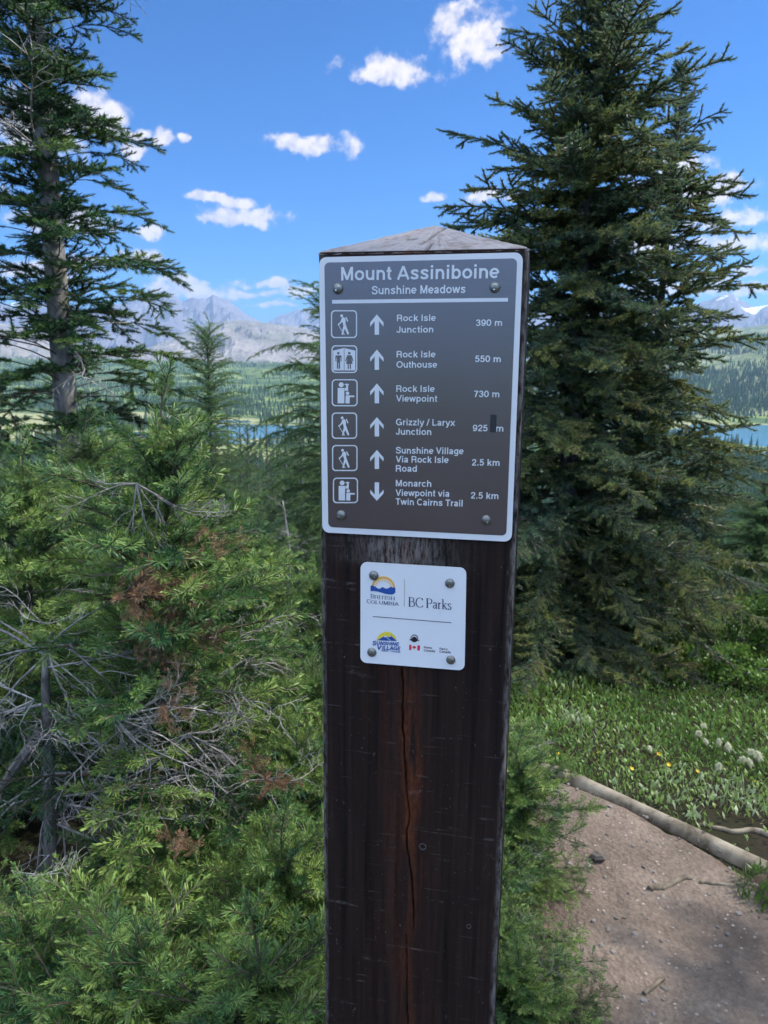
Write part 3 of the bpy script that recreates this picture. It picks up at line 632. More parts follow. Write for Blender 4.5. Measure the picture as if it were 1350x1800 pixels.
multi('emblem', [(M_GOLD, [arc(cx, cy, 140, 0, pi)], 0), (M_PLASTIC, [arc(cx, cy, 84, 0, pi)] + rays_, .0001),
                 (M_BLUE, [[(153, 325), (178, 316), (200, 330), (225, 345), (255, 362), (275, 350), (295, 336), (318, 350), (340, 361), (368, 348), (395, 335), (420, 345), (438, 340), (445, 350), (445, 400), (425, 420), (400, 426), (360, 422), (320, 414), (280, 402), (240, 391), (200, 384), (153, 386)]], .0002)], plate)
g = Acc()
# serif capitals: wide-set letters with foot and head serifs
STK = {  # stroke letters on a 100-high body: (list of strokes (points, width)), advance
 'B': ([([(12, 0), (12, 100)], 13), ([(12, 98), (40, 97), (54, 88), (55, 66), (44, 55), (14, 53)], 8), ([(44, 54), (60, 44), (63, 22), (50, 5), (12, 2)], 9)], 70),
 'C': ([([(78, 80), (66, 95), (44, 99), (22, 88), (10, 62), (10, 38), (22, 12), (46, 1), (68, 5), (82, 20)], 9), ([(78, 98), (78, 74)], 5)], 92),
 'P': ([([(12, 0), (12, 100)], 13), ([(12, 98), (42, 97), (58, 84), (58, 62), (44, 48), (14, 46)], 9)], 66),
 'a': ([([(10, 50), (20, 62), (34, 60), (39, 48), (39, 6), (46, 1)], 10), ([(39, 38), (16, 30), (8, 14), (18, 1), (39, 14)], 8)], 52),
 'r': ([([(12, 0), (12, 62)], 11), ([(12, 44), (24, 60), (38, 60)], 9)], 42),
 'k': ([([(12, 0), (12, 104)], 11), ([(14, 28), (42, 60)], 6), ([(22, 36), (50, 1)], 11)], 56),
 's': ([([(38, 52), (28, 62), (12, 58), (9, 46), (24, 34), (38, 22), (34, 6), (20, 0), (6, 10)], 9)], 46)}
SERIF = {'B': [(2, 24, 0), (2, 24, 97)], 'P': [(0, 28, 0), (2, 24, 97)], 'r': [(2, 26, 0), (2, 16, 60)], 'k': [(2, 24, 0), (2, 14, 102), (40, 60, 0), (34, 52, 60)]}
def stroke_letter(acc, ch, ox, oy, sc, sl_, y):
    for pts, w in STK[ch][0]:
        P = np.array(pts, float)
        P = catmull(P, len(P) * 5) if len(P) > 2 else P
        D = nrm(np.gradient(P, axis=0)); N_ = np.stack([-D[:, 1], D[:, 0]], -1)
        ww = np.full(len(P), w * .5) if len(pts) == 2 else w * .5 * (.45 + .75 * np.abs(D[:, 1]))
        c = np.concatenate([P + N_ * ww[:, None], (P - N_ * ww[:, None])[::-1]])
        for i in range(len(P) - 1):
            q = np.array([P[i] + N_[i] * ww[i], P[i + 1] + N_[i + 1] * ww[i + 1], P[i + 1] - N_[i + 1] * ww[i + 1], P[i] - N_[i] * ww[i]])
            Z = Q6([(ox + a * sc, oy + sl_ * a * sc - b * sc) for a, b in q]); acc.add(np.stack([Z[:, 0], np.full(4, y), Z[:, 1]], -1), [(0, 2, 1), (0, 3, 2)])
    for (a, b, z) in SERIF.get(ch, []):
        Z = Q6([(ox + x * sc, oy + sl_ * x * sc - q * sc) for x, q in ((a, z - 1), (b, z - 1), (b, z + 4), (a, z + 4))]); acc.add(np.stack([Z[:, 0], np.full(4, y), Z[:, 1]], -1), [(0, 1, 2), (0, 2, 3)])
ox = 600
for ch in "BC Parks":
    if ch == ' ': ox += 24; continue
    stroke_letter(g, ch, ox, 568 + (ox - 607) * .075, 1.12, .075, YP); ox += STK[ch][1] * 1.12 + 2
acc_obj('lettering', g, [M_NAVY], plate)
for row in ((("B", 153, 192, 470, 473, 50), ("RITISH", 196, 441, 474, 493, 41)), (("C", 107, 150, 529, 532, 50), ("OLUMBIA", 154, 486, 533, 560, 41))):
    g = Acc()
    for (s, x0, x1, y0, y1, cap) in row: put_text(g, s, p6(x0, y0), p6(x1, y1), cap / 6.75, YP, 11, 0, True)
    acc_obj('lettering', g, [M_NAVY], plate)
multi('divider_line', [(M_TAN, [[(549, 565), (555, 565), (555, 245), (549, 245)]], 0), (M_BLACK, [[(180, 689), (1108, 763), (1108, 757), (180, 683)]], 0)], plate)
tx = Acc()
for s, p0, p1, cap, b in (("S", (176, 1024), (222, 1026), 52, 24), ("UNSHINE", (224, 1018), (492, 1032), 40, 24), ("V", (232, 1076), (288, 1080), 52, 24), ("ILLAGE", (290, 1074), (508, 1084), 42, 24), ("Banff · Canada", (283, 1095), (504, 1112), 20, 20)):
    put_text(tx, s, p6(*p0), p6(*p1), cap / 6.75, YP - .0003, b, .18)
multi('emblem', [(M_YELLOW, [arc(342, 985, 118, .12, pi - .12)], 0), (M_BLUE, [[(224, 966), (262, 950), (300, 925), (332, 905), (352, 930), (362, 934), (384, 903), (420, 935), (462, 976), (340, 972)]], .0001),
                 (M_PLASTIC, [[(308, 923), (332, 907), (346, 926), (336, 934), (326, 924), (318, 932)], [(368, 926), (384, 906), (396, 920), (386, 926), (380, 920)], [(348, 936), (392, 970), (386, 970), (344, 938)]], .0002), (M_BLUE, tx, 0)], plate)
ck = np.arange(24) * 2 * pi / 24
pc = flat6(M_BLACK, [[(608, 966), (632, 950), (704, 956), (734, 974), (706, 972), (690, 986), (652, 984), (632, 966)]])
pc.add(*flat([Q6(disc(670, 945, 44, 24)[::-1]), Q6(disc(670, 945, 36, 24))], YP0, YP - .0001))
pc.add(*flat([Q6([(640, 950), (644, 936), (660, 926), (682, 928), (698, 942), (700, 958), (690, 968), (668, 966), (658, 972), (650, 966), (652, 954)])], YP0, YP - .0001))
multi('emblem', [(M_BLACK, pc, 0)], plate)
leaf = [(668, 1030), (674, 1040), (682, 1036), (680, 1048), (692, 1046), (688, 1056), (680, 1064), (671, 1062), (670, 1072), (666, 1072), (665, 1062), (656, 1062), (648, 1054), (645, 1044), (656, 1046), (654, 1034), (662, 1039)]
multi('flag_mark', [(M_RED, [[(608, 1080), (634, 1082), (636, 1022), (610, 1020)], [(704, 1086), (734, 1089), (737, 1030), (706, 1027)], leaf[::-1]], 0)], plate)
g = Acc()
for s, p0, p1 in (("Parks", (783, 1062), (877, 1069)), ("Canada", (783, 1098), (914, 1107)), ("Parcs", (967, 1078), (1062, 1085)), ("Canada", (966, 1112), (1098, 1120))): put_text(g, s, p6(*p0), p6(*p1), 26 / 6.75, YP, 18)
acc_obj('lettering', g, [M_BLACK], plate)
for (x, y, r, a) in ((658.4, 1010, 8.4, 2.2), (791.3, 1023.7, 8.5, 1.6), (654.9, 1144.4, 8.1, .05), (793, 1157.8, 8.1, .5)): screw(plate, x, y, r, YF - .0040, a)

# ------------------------------------------------------------------ conifers: twig -> spray -> crown
def twig(seed, L=.07, n=36, nl=.021, nw=.0024, flat_=.6, kite=True, core=.0016, tip=False, fwd=(62, 24)):
    "a length of shoot with its needles, along +Y, upper side +Z"
    r = rng_(seed); t = (np.arange(n) + r.random(n)) / n; z0 = np.zeros(n)
    ph = r.random(n) * 2 * pi
    sgn = np.where(r.random(n) < .5, -1, 1); comb = sgn * np.radians(r.normal(62, 30, n)); ph = np.where(r.random(n) < flat_, comb, ph)
    a = np.radians(fwd[0] + (fwd[1] - fwd[0]) * t ** (1.6 if tip else 6) + r.normal(0, 9, n)) if tip else np.radians(r.normal(fwd[0] - 8, 9, n))
    rad_ = np.stack([np.sin(ph), z0, np.cos(ph)], -1)
    D = rad_ * np.sin(a)[:, None] + np.array([0, 1, 0]) * np.cos(a)[:, None]
    ln = nl * (.75 + .45 * r.random(n)) * (np.where(t > .85, .8, 1) if tip else 1)
    B = np.stack([z0, t * L, z0], -1); side = np.cross(D, rad_); side = nrm(side + .5 * rad_ * r.normal(0, 1, (n, 1))) * nw * .5
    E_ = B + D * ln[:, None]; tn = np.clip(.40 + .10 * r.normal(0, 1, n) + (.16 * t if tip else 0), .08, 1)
    if kite:
        mid = B + D * ln[:, None] * .74 + np.array([0, 0, .0008])
        V = np.stack([B, mid - side, mid + side, E_], 1).reshape(-1, 3); i = np.arange(n)[:, None] * 4
        T = np.concatenate([i + np.array([[0, 1, 2]]), i + np.array([[1, 3, 2]])]); tt = np.repeat(tn, 4)
    else:
        V = np.stack([B - side, B + side, E_], 1).reshape(-1, 3); i = np.arange(n)[:, None] * 3; T = i + np.array([[0, 1, 2]]); tt = np.repeat(tn, 3)
    g = Acc(); g.add(V, T, tt)
    if core: g.add(*tube([[0, 0, 0], [0, L, 0]], [core, core * .7], 3, False), 0.0)
    return g.arrays()
def spray(seed, L, twigs, tips, seglen, spacing=.035, ang=(50, 42), side=.42, bare=0.0, droop=-.1, lift=.12, sub=True, core=.004, hang=0.0, scale=1.0, tintvar=.10, tipglow=.14, zr=.14):
    "a branch along +Y carrying side shoots; droop bends it, hang lets the side shoots fall"
    r = rng_(seed); P = []; D = []; U = []; tp = []; tn = []; g = Acc()
    def axis(t): return np.array([.02 * L * sin(t * 5 + seed), t * L, L * (droop * t * t + lift * t * (1 - t) * 2)])
    pts = np.array([axis(t) for t in np.linspace(0, 1, 9)]); g.add(*tube(pts, np.linspace(core, core * .3, 9), 4, False), 0.0)
    def shoot(o, d, length, tb):
        d = nrm(np.array(d)); n = max(1, int(round(length / (seglen * .85)))); o = np.array(o, float)
        if length > seglen * 1.5: g.add(*tube([o, o + d * length * .9], [core * .45, core * .2], 3, False), 0.0)
        for i in range(n):
            dd = nrm(d + r.normal(0, .07, 3) + np.array([0, 0, .05 if hang == 0 else -hang * .2]))
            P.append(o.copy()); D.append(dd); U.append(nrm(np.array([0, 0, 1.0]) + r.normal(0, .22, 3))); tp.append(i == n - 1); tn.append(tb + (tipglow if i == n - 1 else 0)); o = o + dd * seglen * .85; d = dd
    nm = int(L / (seglen * .85))
    for i in range(nm):
        t = (i + .2) / nm
        if t < bare: continue
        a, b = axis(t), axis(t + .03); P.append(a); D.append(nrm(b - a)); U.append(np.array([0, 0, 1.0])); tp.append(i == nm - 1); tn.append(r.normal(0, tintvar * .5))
    k = int(L / spacing)
    for i in range(k):
        t = (i + r.random() * .6) / k
        if t < bare * (.8 + .4 * r.random()): continue
        for sg in (-1, 1):
            if r.random() < .12: continue
            ln = (side * L * (1 - t) ** .8 * min(1, .45 + 1.6 * t) + .045) * r.uniform(.6, 1.15)
            an = R(ang[0] + (ang[1] - ang[0]) * t + r.normal(0, 8)); b = axis(t + .02) - axis(t); f = nrm(b); x = np.array([1.0, 0, 0])
            d = f * cos(an) + x * sg * sin(an) + np.array([0, 0, r.normal(.08, zr) - hang * (.35 + .65 * r.random())])
            tb = r.normal(0, tintvar); shoot(axis(t), d, ln, tb)
            if sub and ln > .09:
                dn = nrm(d)
                for q in np.arange(.35, .9, .05 / ln if ln > .12 else .3):
                    s2 = -1 if r.random() < .5 else 1; y2 = nrm(np.cross(dn, [0, 0, 1.0])) * s2
                    shoot(axis(t) + dn * ln * q, dn * .75 + y2 * .75 + np.array([0, 0, r.normal(0, .12) - hang * .4]), ln * (1 - q) * .55 + .02, tb + r.normal(0, tintvar * .5))
    P, D, U, tp, tn = np.array(P), np.array(D), np.array(U), np.array(tp), np.array(tn)
    Mx = frames(D, U) * scale
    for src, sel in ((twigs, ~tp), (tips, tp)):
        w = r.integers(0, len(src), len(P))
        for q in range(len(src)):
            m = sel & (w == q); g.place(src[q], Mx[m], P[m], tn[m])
    return g.arrays()
def dead_spray(seed, L=.45, core=.0035, n=9, droop=-.25, sub=.45):
    r = rng_(seed); g = Acc()
    def limb(o, d, ln, rd, lv):
        k = 6; P = [np.array(o, float)]; d = nrm(np.array(d, float))
        for i in range(k - 1):
            d = nrm(d + r.normal(0, .25, 3) + np.array([0, 0, droop * .22])); P.append(P[-1] + d * ln / (k - 1))
        P = np.array(P); g.add(*tube(P, np.linspace(rd, rd * .3, k), 4 if lv == 0 else 3, False), 0.0)
        if lv < 2:
            for i in range(n if lv == 0 else 4):
                t = r.uniform(.15, .97); q = P[0] + (P[-1] - P[0]) * 0; j = t * (k - 1); a = int(j); q = P[a] + (P[min(a + 1, k - 1)] - P[a]) * (j - a)
                dd = nrm(P[min(a + 1, k - 1)] - P[a]); y = nrm(np.cross(dd, r.normal(0, 1, 3)))
                limb(q, dd * .7 + y * r.uniform(.5, 1.0), ln * sub * (1.1 - t * .6) * r.uniform(.5, 1.1), rd * .5, lv + 1)
    limb([0, 0, 0], [0, 1, .05], L, core, 0); return g.arrays()
def pick(lib, ln):
    k = min(lib, key=lambda q: abs(math.log(q / ln))); return lib[k], ln / k
def crown_of(r, trunk_fn, H, nb, t0, prof, elev, lib, jit=.18, tintvar=.12, azf=None, up=(0, 0, 1), tint0=0.0):
    "branches of the library set round a trunk; returns the crown's arrays"
    g = Acc(); az = r.random() * 6.28; jobs = {}
    for i in range(nb):
        t = t0 + (1 - t0) * ((i + r.random() * .8) / nb) ** .9; az += 2.4 + r.normal(0, .35)
        if azf is not None and r.random() > azf(az % (2 * pi), t): continue
        ln = prof(t) * r.uniform(1 - jit * 1.6, 1 + jit) * (1 + jit * 2.2 * (float(fbm(cos(az) * 1.3 + 9, sin(az) * 1.3 + 4, t * 9, o=2, s=nb)) - .5) * 2 * .6)
        if ln < .05: continue
        e = R(elev(t) + r.normal(0, 7)); d = np.array([cos(e) * cos(az), cos(e) * sin(az), sin(e)])
        tl, s = pick(lib, ln); q = int(r.integers(0, len(tl)))
        jobs.setdefault((id(tl), q), (tl[q], [], [], [], []))
        J = jobs[(id(tl), q)]; J[1].append(d); J[2].append(trunk_fn(t)); J[3].append(s); J[4].append(tint0 + r.normal(0, tintvar))
    for tpl, D, O, s, tn in jobs.values():
        D = np.array(D); U = np.array(up, float) + r.normal(0, .18, D.shape); g.place(tpl, frames(D, U) * np.array(s)[:, None, None], np.array(O), np.array(tn))
    return g
def trunk_mesh(fn, H, r0, k=9, n=14, top=.1):
    P = np.array([fn(t) for t in np.linspace(-.02, 1, n)]); V, T = tube(P, r0 * np.linspace(1, top, n), k)
    j = (vnoise(V[:, 0] * 9 / r0 * .1, V[:, 1] * 9 / r0 * .1, V[:, 2] * 6, 5) - .5) * r0 * .25; c = np.zeros(3)
    V[:, :2] += nrm(V[:, :2] - np.repeat(np.array([fn(0)[:2]]), len(V), 0)) * 0 + j[:, None] * .5
    return V, T
# twig libraries
FT = [twig(1 + k, n=46, nl=.021, nw=.0027, flat_=.3, fwd=(64, 40)) for k in range(3)]; FP = [twig(11 + k, n=66, nl=.024, nw=.0027, flat_=.25, tip=True, fwd=(76, 14)) for k in range(3)]
FIR = {.28: [spray(100 + k, .28, FT, FP, .07, spacing=.055, tipglow=.30, zr=.3, side=.36) for k in range(2)], .5: [spray(110 + k, .50, FT, FP, .07, bare=.12, spacing=.06, tipglow=.30, zr=.3, side=.34, tintvar=.13) for k in range(4)], .75: [spray(120 + k, .75, FT, FP, .07, bare=.3, spacing=.065, side=.30, tipglow=.30, zr=.3, tintvar=.13) for k in range(2)]}
BT = [twig(21, n=34, nl=.024, nw=.0050, flat_=.4, kite=False, core=.003)]; BP = [twig(25, n=44, nl=.026, nw=.0050, flat_=.4, kite=False, core=.003, tip=True, fwd=(70, 14))]
FIR_MID = {.35: [spray(200 + k, .35, BT, BP, .07, spacing=.05) for k in range(2)], .7: [spray(210 + k, .70, BT, BP, .07, bare=.35, spacing=.055, side=.36, lift=.25) for k in range(3)], 1.1: [spray(220 + k, 1.1, BT, BP, .07, bare=.5, spacing=.06, side=.3, lift=.25) for k in range(2)]}
ST = [twig(31, L=.065, n=44, nl=.022, nw=.0056, flat_=.2, kite=False, core=.005)]; SP = [twig(35, L=.075, n=56, nl=.023, nw=.0056, flat_=.2, kite=False, core=.005, tip=True, fwd=(66, 22))]
SPRUCE = {.35: [spray(300 + k, .35, ST, SP, .065, spacing=.05, hang=.0, lift=.2, side=.34, tipglow=.24, zr=.25) for k in range(3)], .7: [spray(310 + k, .7, ST, SP, .065, spacing=.042, hang=.08, bare=.06, lift=.16, droop=.06, side=.20, tintvar=.15, tipglow=.26, zr=.3) for k in range(5)], 1.1: [spray(320 + k, 1.1, ST, SP, .065, spacing=.042, hang=.14, bare=.14, lift=.10, droop=.04, side=.15, tintvar=.15, tipglow=.26, zr=.3) for k in range(4)]}
LT = [twig(41, L=.08, n=30, nl=.030, nw=.0048, flat_=0, kite=False, core=.0018, fwd=(70, 50))]
LARCH = {.5: [spray(400 + k, .5, LT, LT, .08, spacing=.07, sub=False, hang=.3, side=.3, lift=.2) for k in range(2)], 1.0: [spray(410 + k, 1.0, LT, LT, .08, spacing=.07, hang=.45, side=.26, lift=.3, droop=-.25, bare=.1) for k in range(3)]}
DEADW = [dead_spray(500 + k) for k in range(5)]

def make_tree(name, label, cat, base, H, r0, lib, mat, bark, seed, nb, t0, prof, elev, lean=(0, 0), bend=0.0, jit=.18, azf=None, dead=None, group=None, tint0=0.0, tintvar=.12, trunk_top=.12):
    r = rng_(seed); root = thing(name, label, cat, base, 0, group)
    fn = lambda t: np.array([lean[0] * t + bend * sin(t * 3.1), lean[1] * t + bend * .6 * sin(t * 4.3 + 1), H * t])
    link('trunk', mesh_np('trunk', *trunk_mesh(fn, H, r0, top=trunk_top), [bark], smooth_=True), root)
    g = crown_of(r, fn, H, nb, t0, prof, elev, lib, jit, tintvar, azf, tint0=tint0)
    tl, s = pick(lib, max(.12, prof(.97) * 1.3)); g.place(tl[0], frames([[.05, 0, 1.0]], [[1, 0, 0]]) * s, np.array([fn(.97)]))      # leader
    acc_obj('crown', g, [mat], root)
    if dead:
        n, ta, tb, la, lb, el = dead; gd = Acc()
        for i in range(n):
            t = r.uniform(ta, tb); az = r.random() * 6.28
            if azf is not None and r.random() > azf(az, t): continue
            e = R(r.normal(el, 16)); d = [[cos(e) * cos(az), cos(e) * sin(az), sin(e)]]
            gd.place(DEADW[int(r.integers(0, 5))], frames(d, [[0, 0, 1]] + r.normal(0, .3, (1, 3))) * (r.uniform(la, lb) / .45), np.array([fn(t)]))
        acc_obj('dead_branches', gd, [M_DEAD], root)
    return root
def gz(x, y): return float(hz(x, y))

# --- the tall spruce behind the sign
p = at(1005, 700, 4.55); b = np.array([p[0], p[1], gz(p[0], p[1]) - .05]); topz = at(1015, -90, 4.55)[2]
def pr_spruce(t): return float(np.interp(t, [0, .06, .2, .4, .6, .77, .9, 1], [1.12, 1.12, .92, .80, .74, .60, .30, .11]))
make_tree('spruce_tree', 'tall dense dark spruce rising behind the signpost to the top of the photo', 'tree', b, topz - b[2], .085, SPRUCE, M_SPRUCE, M_BARK, 7, 390, .004, pr_spruce, lambda t: float(np.interp(t, [0, .3, .7, 1], [-16, -9, 2, 40])), lean=(.04, .05), dead=(10, .01, .12, .5, .9, -5), jit=.34, tintvar=.16)
p = at(1140, 700, 4.95); b = np.array([p[0], p[1], gz(p[0], p[1]) - .05]); topz = at(1135, 130, 4.95)[2]
make_tree('spruce_tree', 'shorter second spruce leaning out of the right flank of the tall one', 'tree', b, topz - b[2], .05, SPRUCE, M_SPRUCE, M_BARK, 9, 180, .01, lambda t: float(np.interp(t, [0, .3, .6, .85, 1], [.70, .64, .50, .32, .10])), lambda t: float(np.interp(t, [0, .3, .7, 1], [-10, -4, 8, 40])), lean=(.05, 0), jit=.36, tintvar=.16)

# --- the tall sparse tree on the left
p = at(104, 630, 4.5); q = at(62, 60, 4.5); b0 = gz(p[0], p[1]) - .05; slope = (q[0] - p[0]) / (q[2] - p[2]); H = at(50, -260, 4.5)[2] - b0
b = np.array([p[0] - slope * (p[2] - b0), p[1], b0])
make_tree('fir_tree', 'tall sparse fir with thick pale trunk and gappy layered branches', 'tree', b, H, .088, FIR_MID, M_FIR, M_BARK_PALE, 17, 250, .16, lambda t: float(np.interp(t, [0, .3, .45, .6, .8, 1], [1.0, .92, .74, .46, .40, .34])), lambda t: float(np.interp(t, [0, .4, 1], [-8, 2, 18])), lean=(slope * H, 0), bend=.02, dead=(26, .2, .95, .5, .95, 2), jit=.35, trunk_top=.45, tint0=-.08)

# ------------------------------------------------------------------ low firs in front
def fir_proto(seed, H=1.3, rad=.52, nb=76):
    r = rng_(seed); fn = lambda t: np.array([.05 * sin(t * 3 + seed), .05 * sin(t * 2.3 + 2 * seed), H * t])
    g = crown_of(r, fn, H, nb, .06, lambda t: rad * float(np.interp(t, [0, .25, .6, .85, 1], [1.0, 1.02, .86, .55, .22])), lambda t: float(np.interp(t, [0, .5, 1], [6, 22, 52])), FIR, .24, .16)
    g.place(FIR[.28][0], frames([[.05, 0, 1.0]], [[1, 0, 0]]), np.array([fn(.93)]))
    V, T, t = g.arrays(); dk = Acc()
    for i in range(16):
        tt = r.uniform(.05, .7); az = r.random() * 6.28; e = R(r.normal(0, 18))
        dk.place(DEADW[int(r.integers(0, 5))], frames([[cos(e) * cos(az), cos(e) * sin(az), sin(e)]], [[0, 0, 1.0]]) * r.uniform(.5, 1.05), np.array([fn(tt)]))
    DV, DT, _ = dk.arrays(); TV, TT = trunk_mesh(fn, H, .022, 7)
    return (mesh_np('fir_trunk', TV, TT, [M_BARK], smooth_=True), mesh_np('fir_crown', V, T, [M_FIR], {'tint': t}), mesh_np('fir_deadwood', DV, DT, [M_DEAD]))
PROTO = [fir_proto(61), fir_proto(62, nb=68), fir_proto(63, rad=.46, nb=72), fir_proto(64, H=.60, rad=.50, nb=46), fir_proto(65, H=.62, rad=.46, nb=42)]
def low_fir(label, px, D, top, k, rz, group='low firs crowding the slope', dead=True, dz=0.0, wide=1.06):
    p = at(px, 900, D); b = np.array([p[0], D, gz(p[0], D) - .03 + dz]); hgt = at(px, top, D)[2] - b[2]
    if hgt < .85: k = 3 + k % 2; s = hgt / .74; wide = max(.5, min(1.15, wide * .75)) / s * max(s, .8)      # low cushions keep full-sized needles
    else: s = hgt / 1.42
    t = thing('low_fir', label, 'fir sapling', b, rz, group); t.scale = (s * wide, s * wide, s)
    for nm, me in zip(('trunk', 'crown', 'dead_branches'), PROTO[k]):
        if nm != 'dead_branches' or dead: link(nm, me, t)
    return t
low_fir('bright low fir sprawling along the bottom edge of the photo below the bleached twigs', 255, 1.28, 1640, 0, .3, wide=1.35)
low_fir('low fir in the bottom left corner under the thin grey dead trunk', 20, 1.4, 1570, 1, 1.2, wide=1.5)
low_fir('shaggy low fir at the very bottom between the corner fir and the bright one', 150, 1.12, 1700, 2, 4.2, wide=1.7)
low_fir('shaggy low fir at the very bottom against the left side of the post foot', 430, 1.10, 1690, 1, 5.3, wide=1.5)
low_fir('low yellowish fir pressed against the left side of the post near its foot', 455, 1.45, 1455, 2, 2.2)
low_fir('fir with fresh green tips between the grey dead trunk and the post', 200, 1.75, 1470, 1, 3.3)
low_fir('bushy fir left of the post at half its height, rust coloured shoots on it', 520, 1.95, 1290, 0, 4.0)
low_fir('low fir crowding behind the bright one, dark gaps under its boughs', 350, 2.1, 1400, 2, 5.1)
low_fir('dark fir at the left edge behind the grey dead trunk', -60, 2.3, 1150, 0, .9)
low_fir('fir behind the tangle of bleached twigs, right of the grey dead trunk', 215, 2.7, 1010, 1, 2.7)
low_fir('small green fir with a bare lower trunk standing close left of the post', 462, 3.2, 925, 2, 1.9)
low_fir('fir filling the gap below the small bare trunked one', 400, 2.75, 1190, 0, 5.7)
low_fir('olive green fir bank at the left edge under the tall sparse tree', 60, 2.6, 790, 1, 4.4)
low_fir('fir behind the olive bank, reaching up to the tall tree trunk', 150, 3.4, 740, 0, 2.4)
low_fir('dark low fir wedged in the gap directly left of the post under the slender one', 535, 2.6, 1170, 1, 3.9)
low_fir('short fir half hidden by the left edge of the post', 560, 3.6, 1010, 1, .2)
low_fir('dark green fir whose top sprays stand in front of the far lake', 318, 2.05, 690, 2, 3.0)
low_fir('fir deep in the thicket behind the one with lake behind its top', 330, 3.3, 880, 0, 1.1)
low_fir('dense little fir at the right side of the post beside the trail', 912, 2.0, 1315, 0, 2.0, wide=.92)
low_fir('rounded low fir just right of the dense little one, leaning over the trail', 945, 1.95, 1430, 2, 4.6, wide=.70)
low_fir('dark low fir tucked between the post and the two trailside firs', 880, 1.75, 1480, 1, 1.5, wide=.8)
low_fir('low fir at the bottom right of the post, trail passing it', 915, 1.50, 1600, 1, .7, wide=.88)
low_fir('shaggy low fir at the very bottom edge right of the post foot', 975, 1.38, 1680, 0, 5.2, wide=.80)
low_fir('tiny fir sprig peeking out right of the post above the dense one', 895, 2.7, 1285, 2, 3.6)

# the thin grey dead trunk with its tangle of bleached twigs
p = at(92, 1585, 1.85); b = np.array([p[0], 1.85, gz(p[0], 1.85)]); q = at(80, 1180, 1.95)
snag = thing('dead_fir', 'thin dead grey trunk with bleached leafless twigs in the left thicket', 'dead tree', b)
P = catmull([[0, 0, 0], p - b, at(88, 1380, 1.88) - b, q - b, at(92, 1110, 1.97) - b], 22); V, T = tube(P, np.linspace(.031, .004, 22), 9)
link('trunk', mesh_np('trunk', V, T, [M_BARK], smooth_=True), snag)
r = rng_(77); g = Acc()
for i in range(30):
    t = r.uniform(.45, .95); az = r.uniform(-.9, 1.3) if i % 3 else r.uniform(2.2, 4.2); e = R(r.normal(-6, 20)); d = [[cos(e) * cos(az), -abs(cos(e) * sin(az)) * .6, sin(e)]]
    j = t * 21; g.place(DEADW[i % 5], frames(d, [[0, 0, 1.0]]) * r.uniform(.7, 1.35), np.array([P[int(j)]]))
acc_obj('dead_branches', g, [M_DEAD], snag)
g = Acc(); a0 = at(75, 1290, 1.9) - b; a1 = at(-25, 1440, 1.7) - b
g.add(*tube(catmull([a0, (a0 + a1) / 2 + [0, 0, .02], a1], 10), np.linspace(.017, .011, 10), 7)); acc_obj('broken_limb', g, [M_BARK], snag)
# bare branch fans hanging out of the thicket
def fan(label, px, py, D, seed, scale, dirs, n=3):
    b = at(px, py, D); t = thing('dead_branch', label, 'dead branch', b, 0, 'bleached bare branches'); r = rng_(seed); g = Acc()
    for i in range(n):
        for (dx, dz, dy) in dirs:
            g.place(DEADW[int(r.integers(0, 5))], frames([[dx + r.normal(0, .12), dy + r.normal(0, .1), dz + r.normal(0, .12)]], [[0, -1, .4]]) * scale * r.uniform(.7, 1.15), np.zeros((1, 3)))
    acc_obj('twigs', g, [M_DEAD], t)
fan('pale bare branch fan drooping below the dark sprays left of the lake', 240, 850, 1.85, 3, .62, [(-.9, -.15, -.2), (.15, -1, -.1), (.9, -.2, -.1), (.5, -.8, -.2)], 2)
fan('small forked bare branch sticking in from the left edge at mid height', 74, 1095, 1.7, 5, .42, [(-1, .12, 0), (1, .05, 0), (-.5, .5, 0)], 1)
fan('bare twig bundle between the rusty shoots and the post', 470, 1370, 1.8, 6, .5, [(.8, .1, -.2), (-.7, .2, -.2), (.3, -.9, 0)], 2)
fan('bare forked limb at the bottom beside the foot of the post', 520, 1705, 1.35, 8, .42, [(-.8, -.5, 0), (.6, .2, .1), (-.9, .1, 0)], 1)
fan('grey twig bundle poking out right of the post near the bottom', 905, 1735, 1.42, 9, .34, [(.9, -.15, 0), (.7, .4, 0), (-.5, .2, 0)], 2)
fan('bleached fan of twigs beside the slim bare trunk near the post', 430, 1160, 2.9, 12, .7, [(.8, .1, -.2), (-.8, -.1, -.3), (.9, -.3, 0)], 2)
fan('grey tangle of leafless twigs hanging right of the thin dead trunk', 200, 1260, 1.7, 21, .75, [(.9, -.2, 0), (.6, -.7, 0), (.95, .1, -.1), (.2, -1, 0)], 3)
fan('matted leafless twigs in the middle of the thicket under the rusty clump', 330, 1290, 1.8, 22, .7, [(.9, -.3, 0), (-.8, -.3, 0), (.4, -.9, 0), (.8, .3, 0)], 2)
fan('leafless twigs poking left of the thin dead trunk', 60, 1230, 1.75, 23, .6, [(-.9, -.4, 0), (-.6, -.8, 0), (-.9, .2, 0)], 2)
fan('bleached twig spray low at the left edge above the corner fir', 20, 1530, 1.45, 14, .40, [(.6, .5, 0), (.8, -.3, 0), (.1, -1, 0)], 1)
def rusty(label, px, py, D, seed, dirs, n=1, sc=1.0):
    b = at(px, py, D); t = thing('dead_spray', label, 'dead spray', b, 0, 'rust brown dead sprays'); r = rng_(seed); g = Acc()
    for i in range(n):
        for (dx, dz, dy) in dirs: g.place(FIR[.28][int(r.integers(0, 2))], frames([[dx, dy, dz]], [[0, -.6, 1.0]] + r.normal(0, .3, (1, 3))) * sc * r.uniform(.7, 1.1), r.normal(0, .03, (1, 3)), np.array([r.normal(0, .2)]))
    acc_obj('needles', g, [M_BROWN], t)
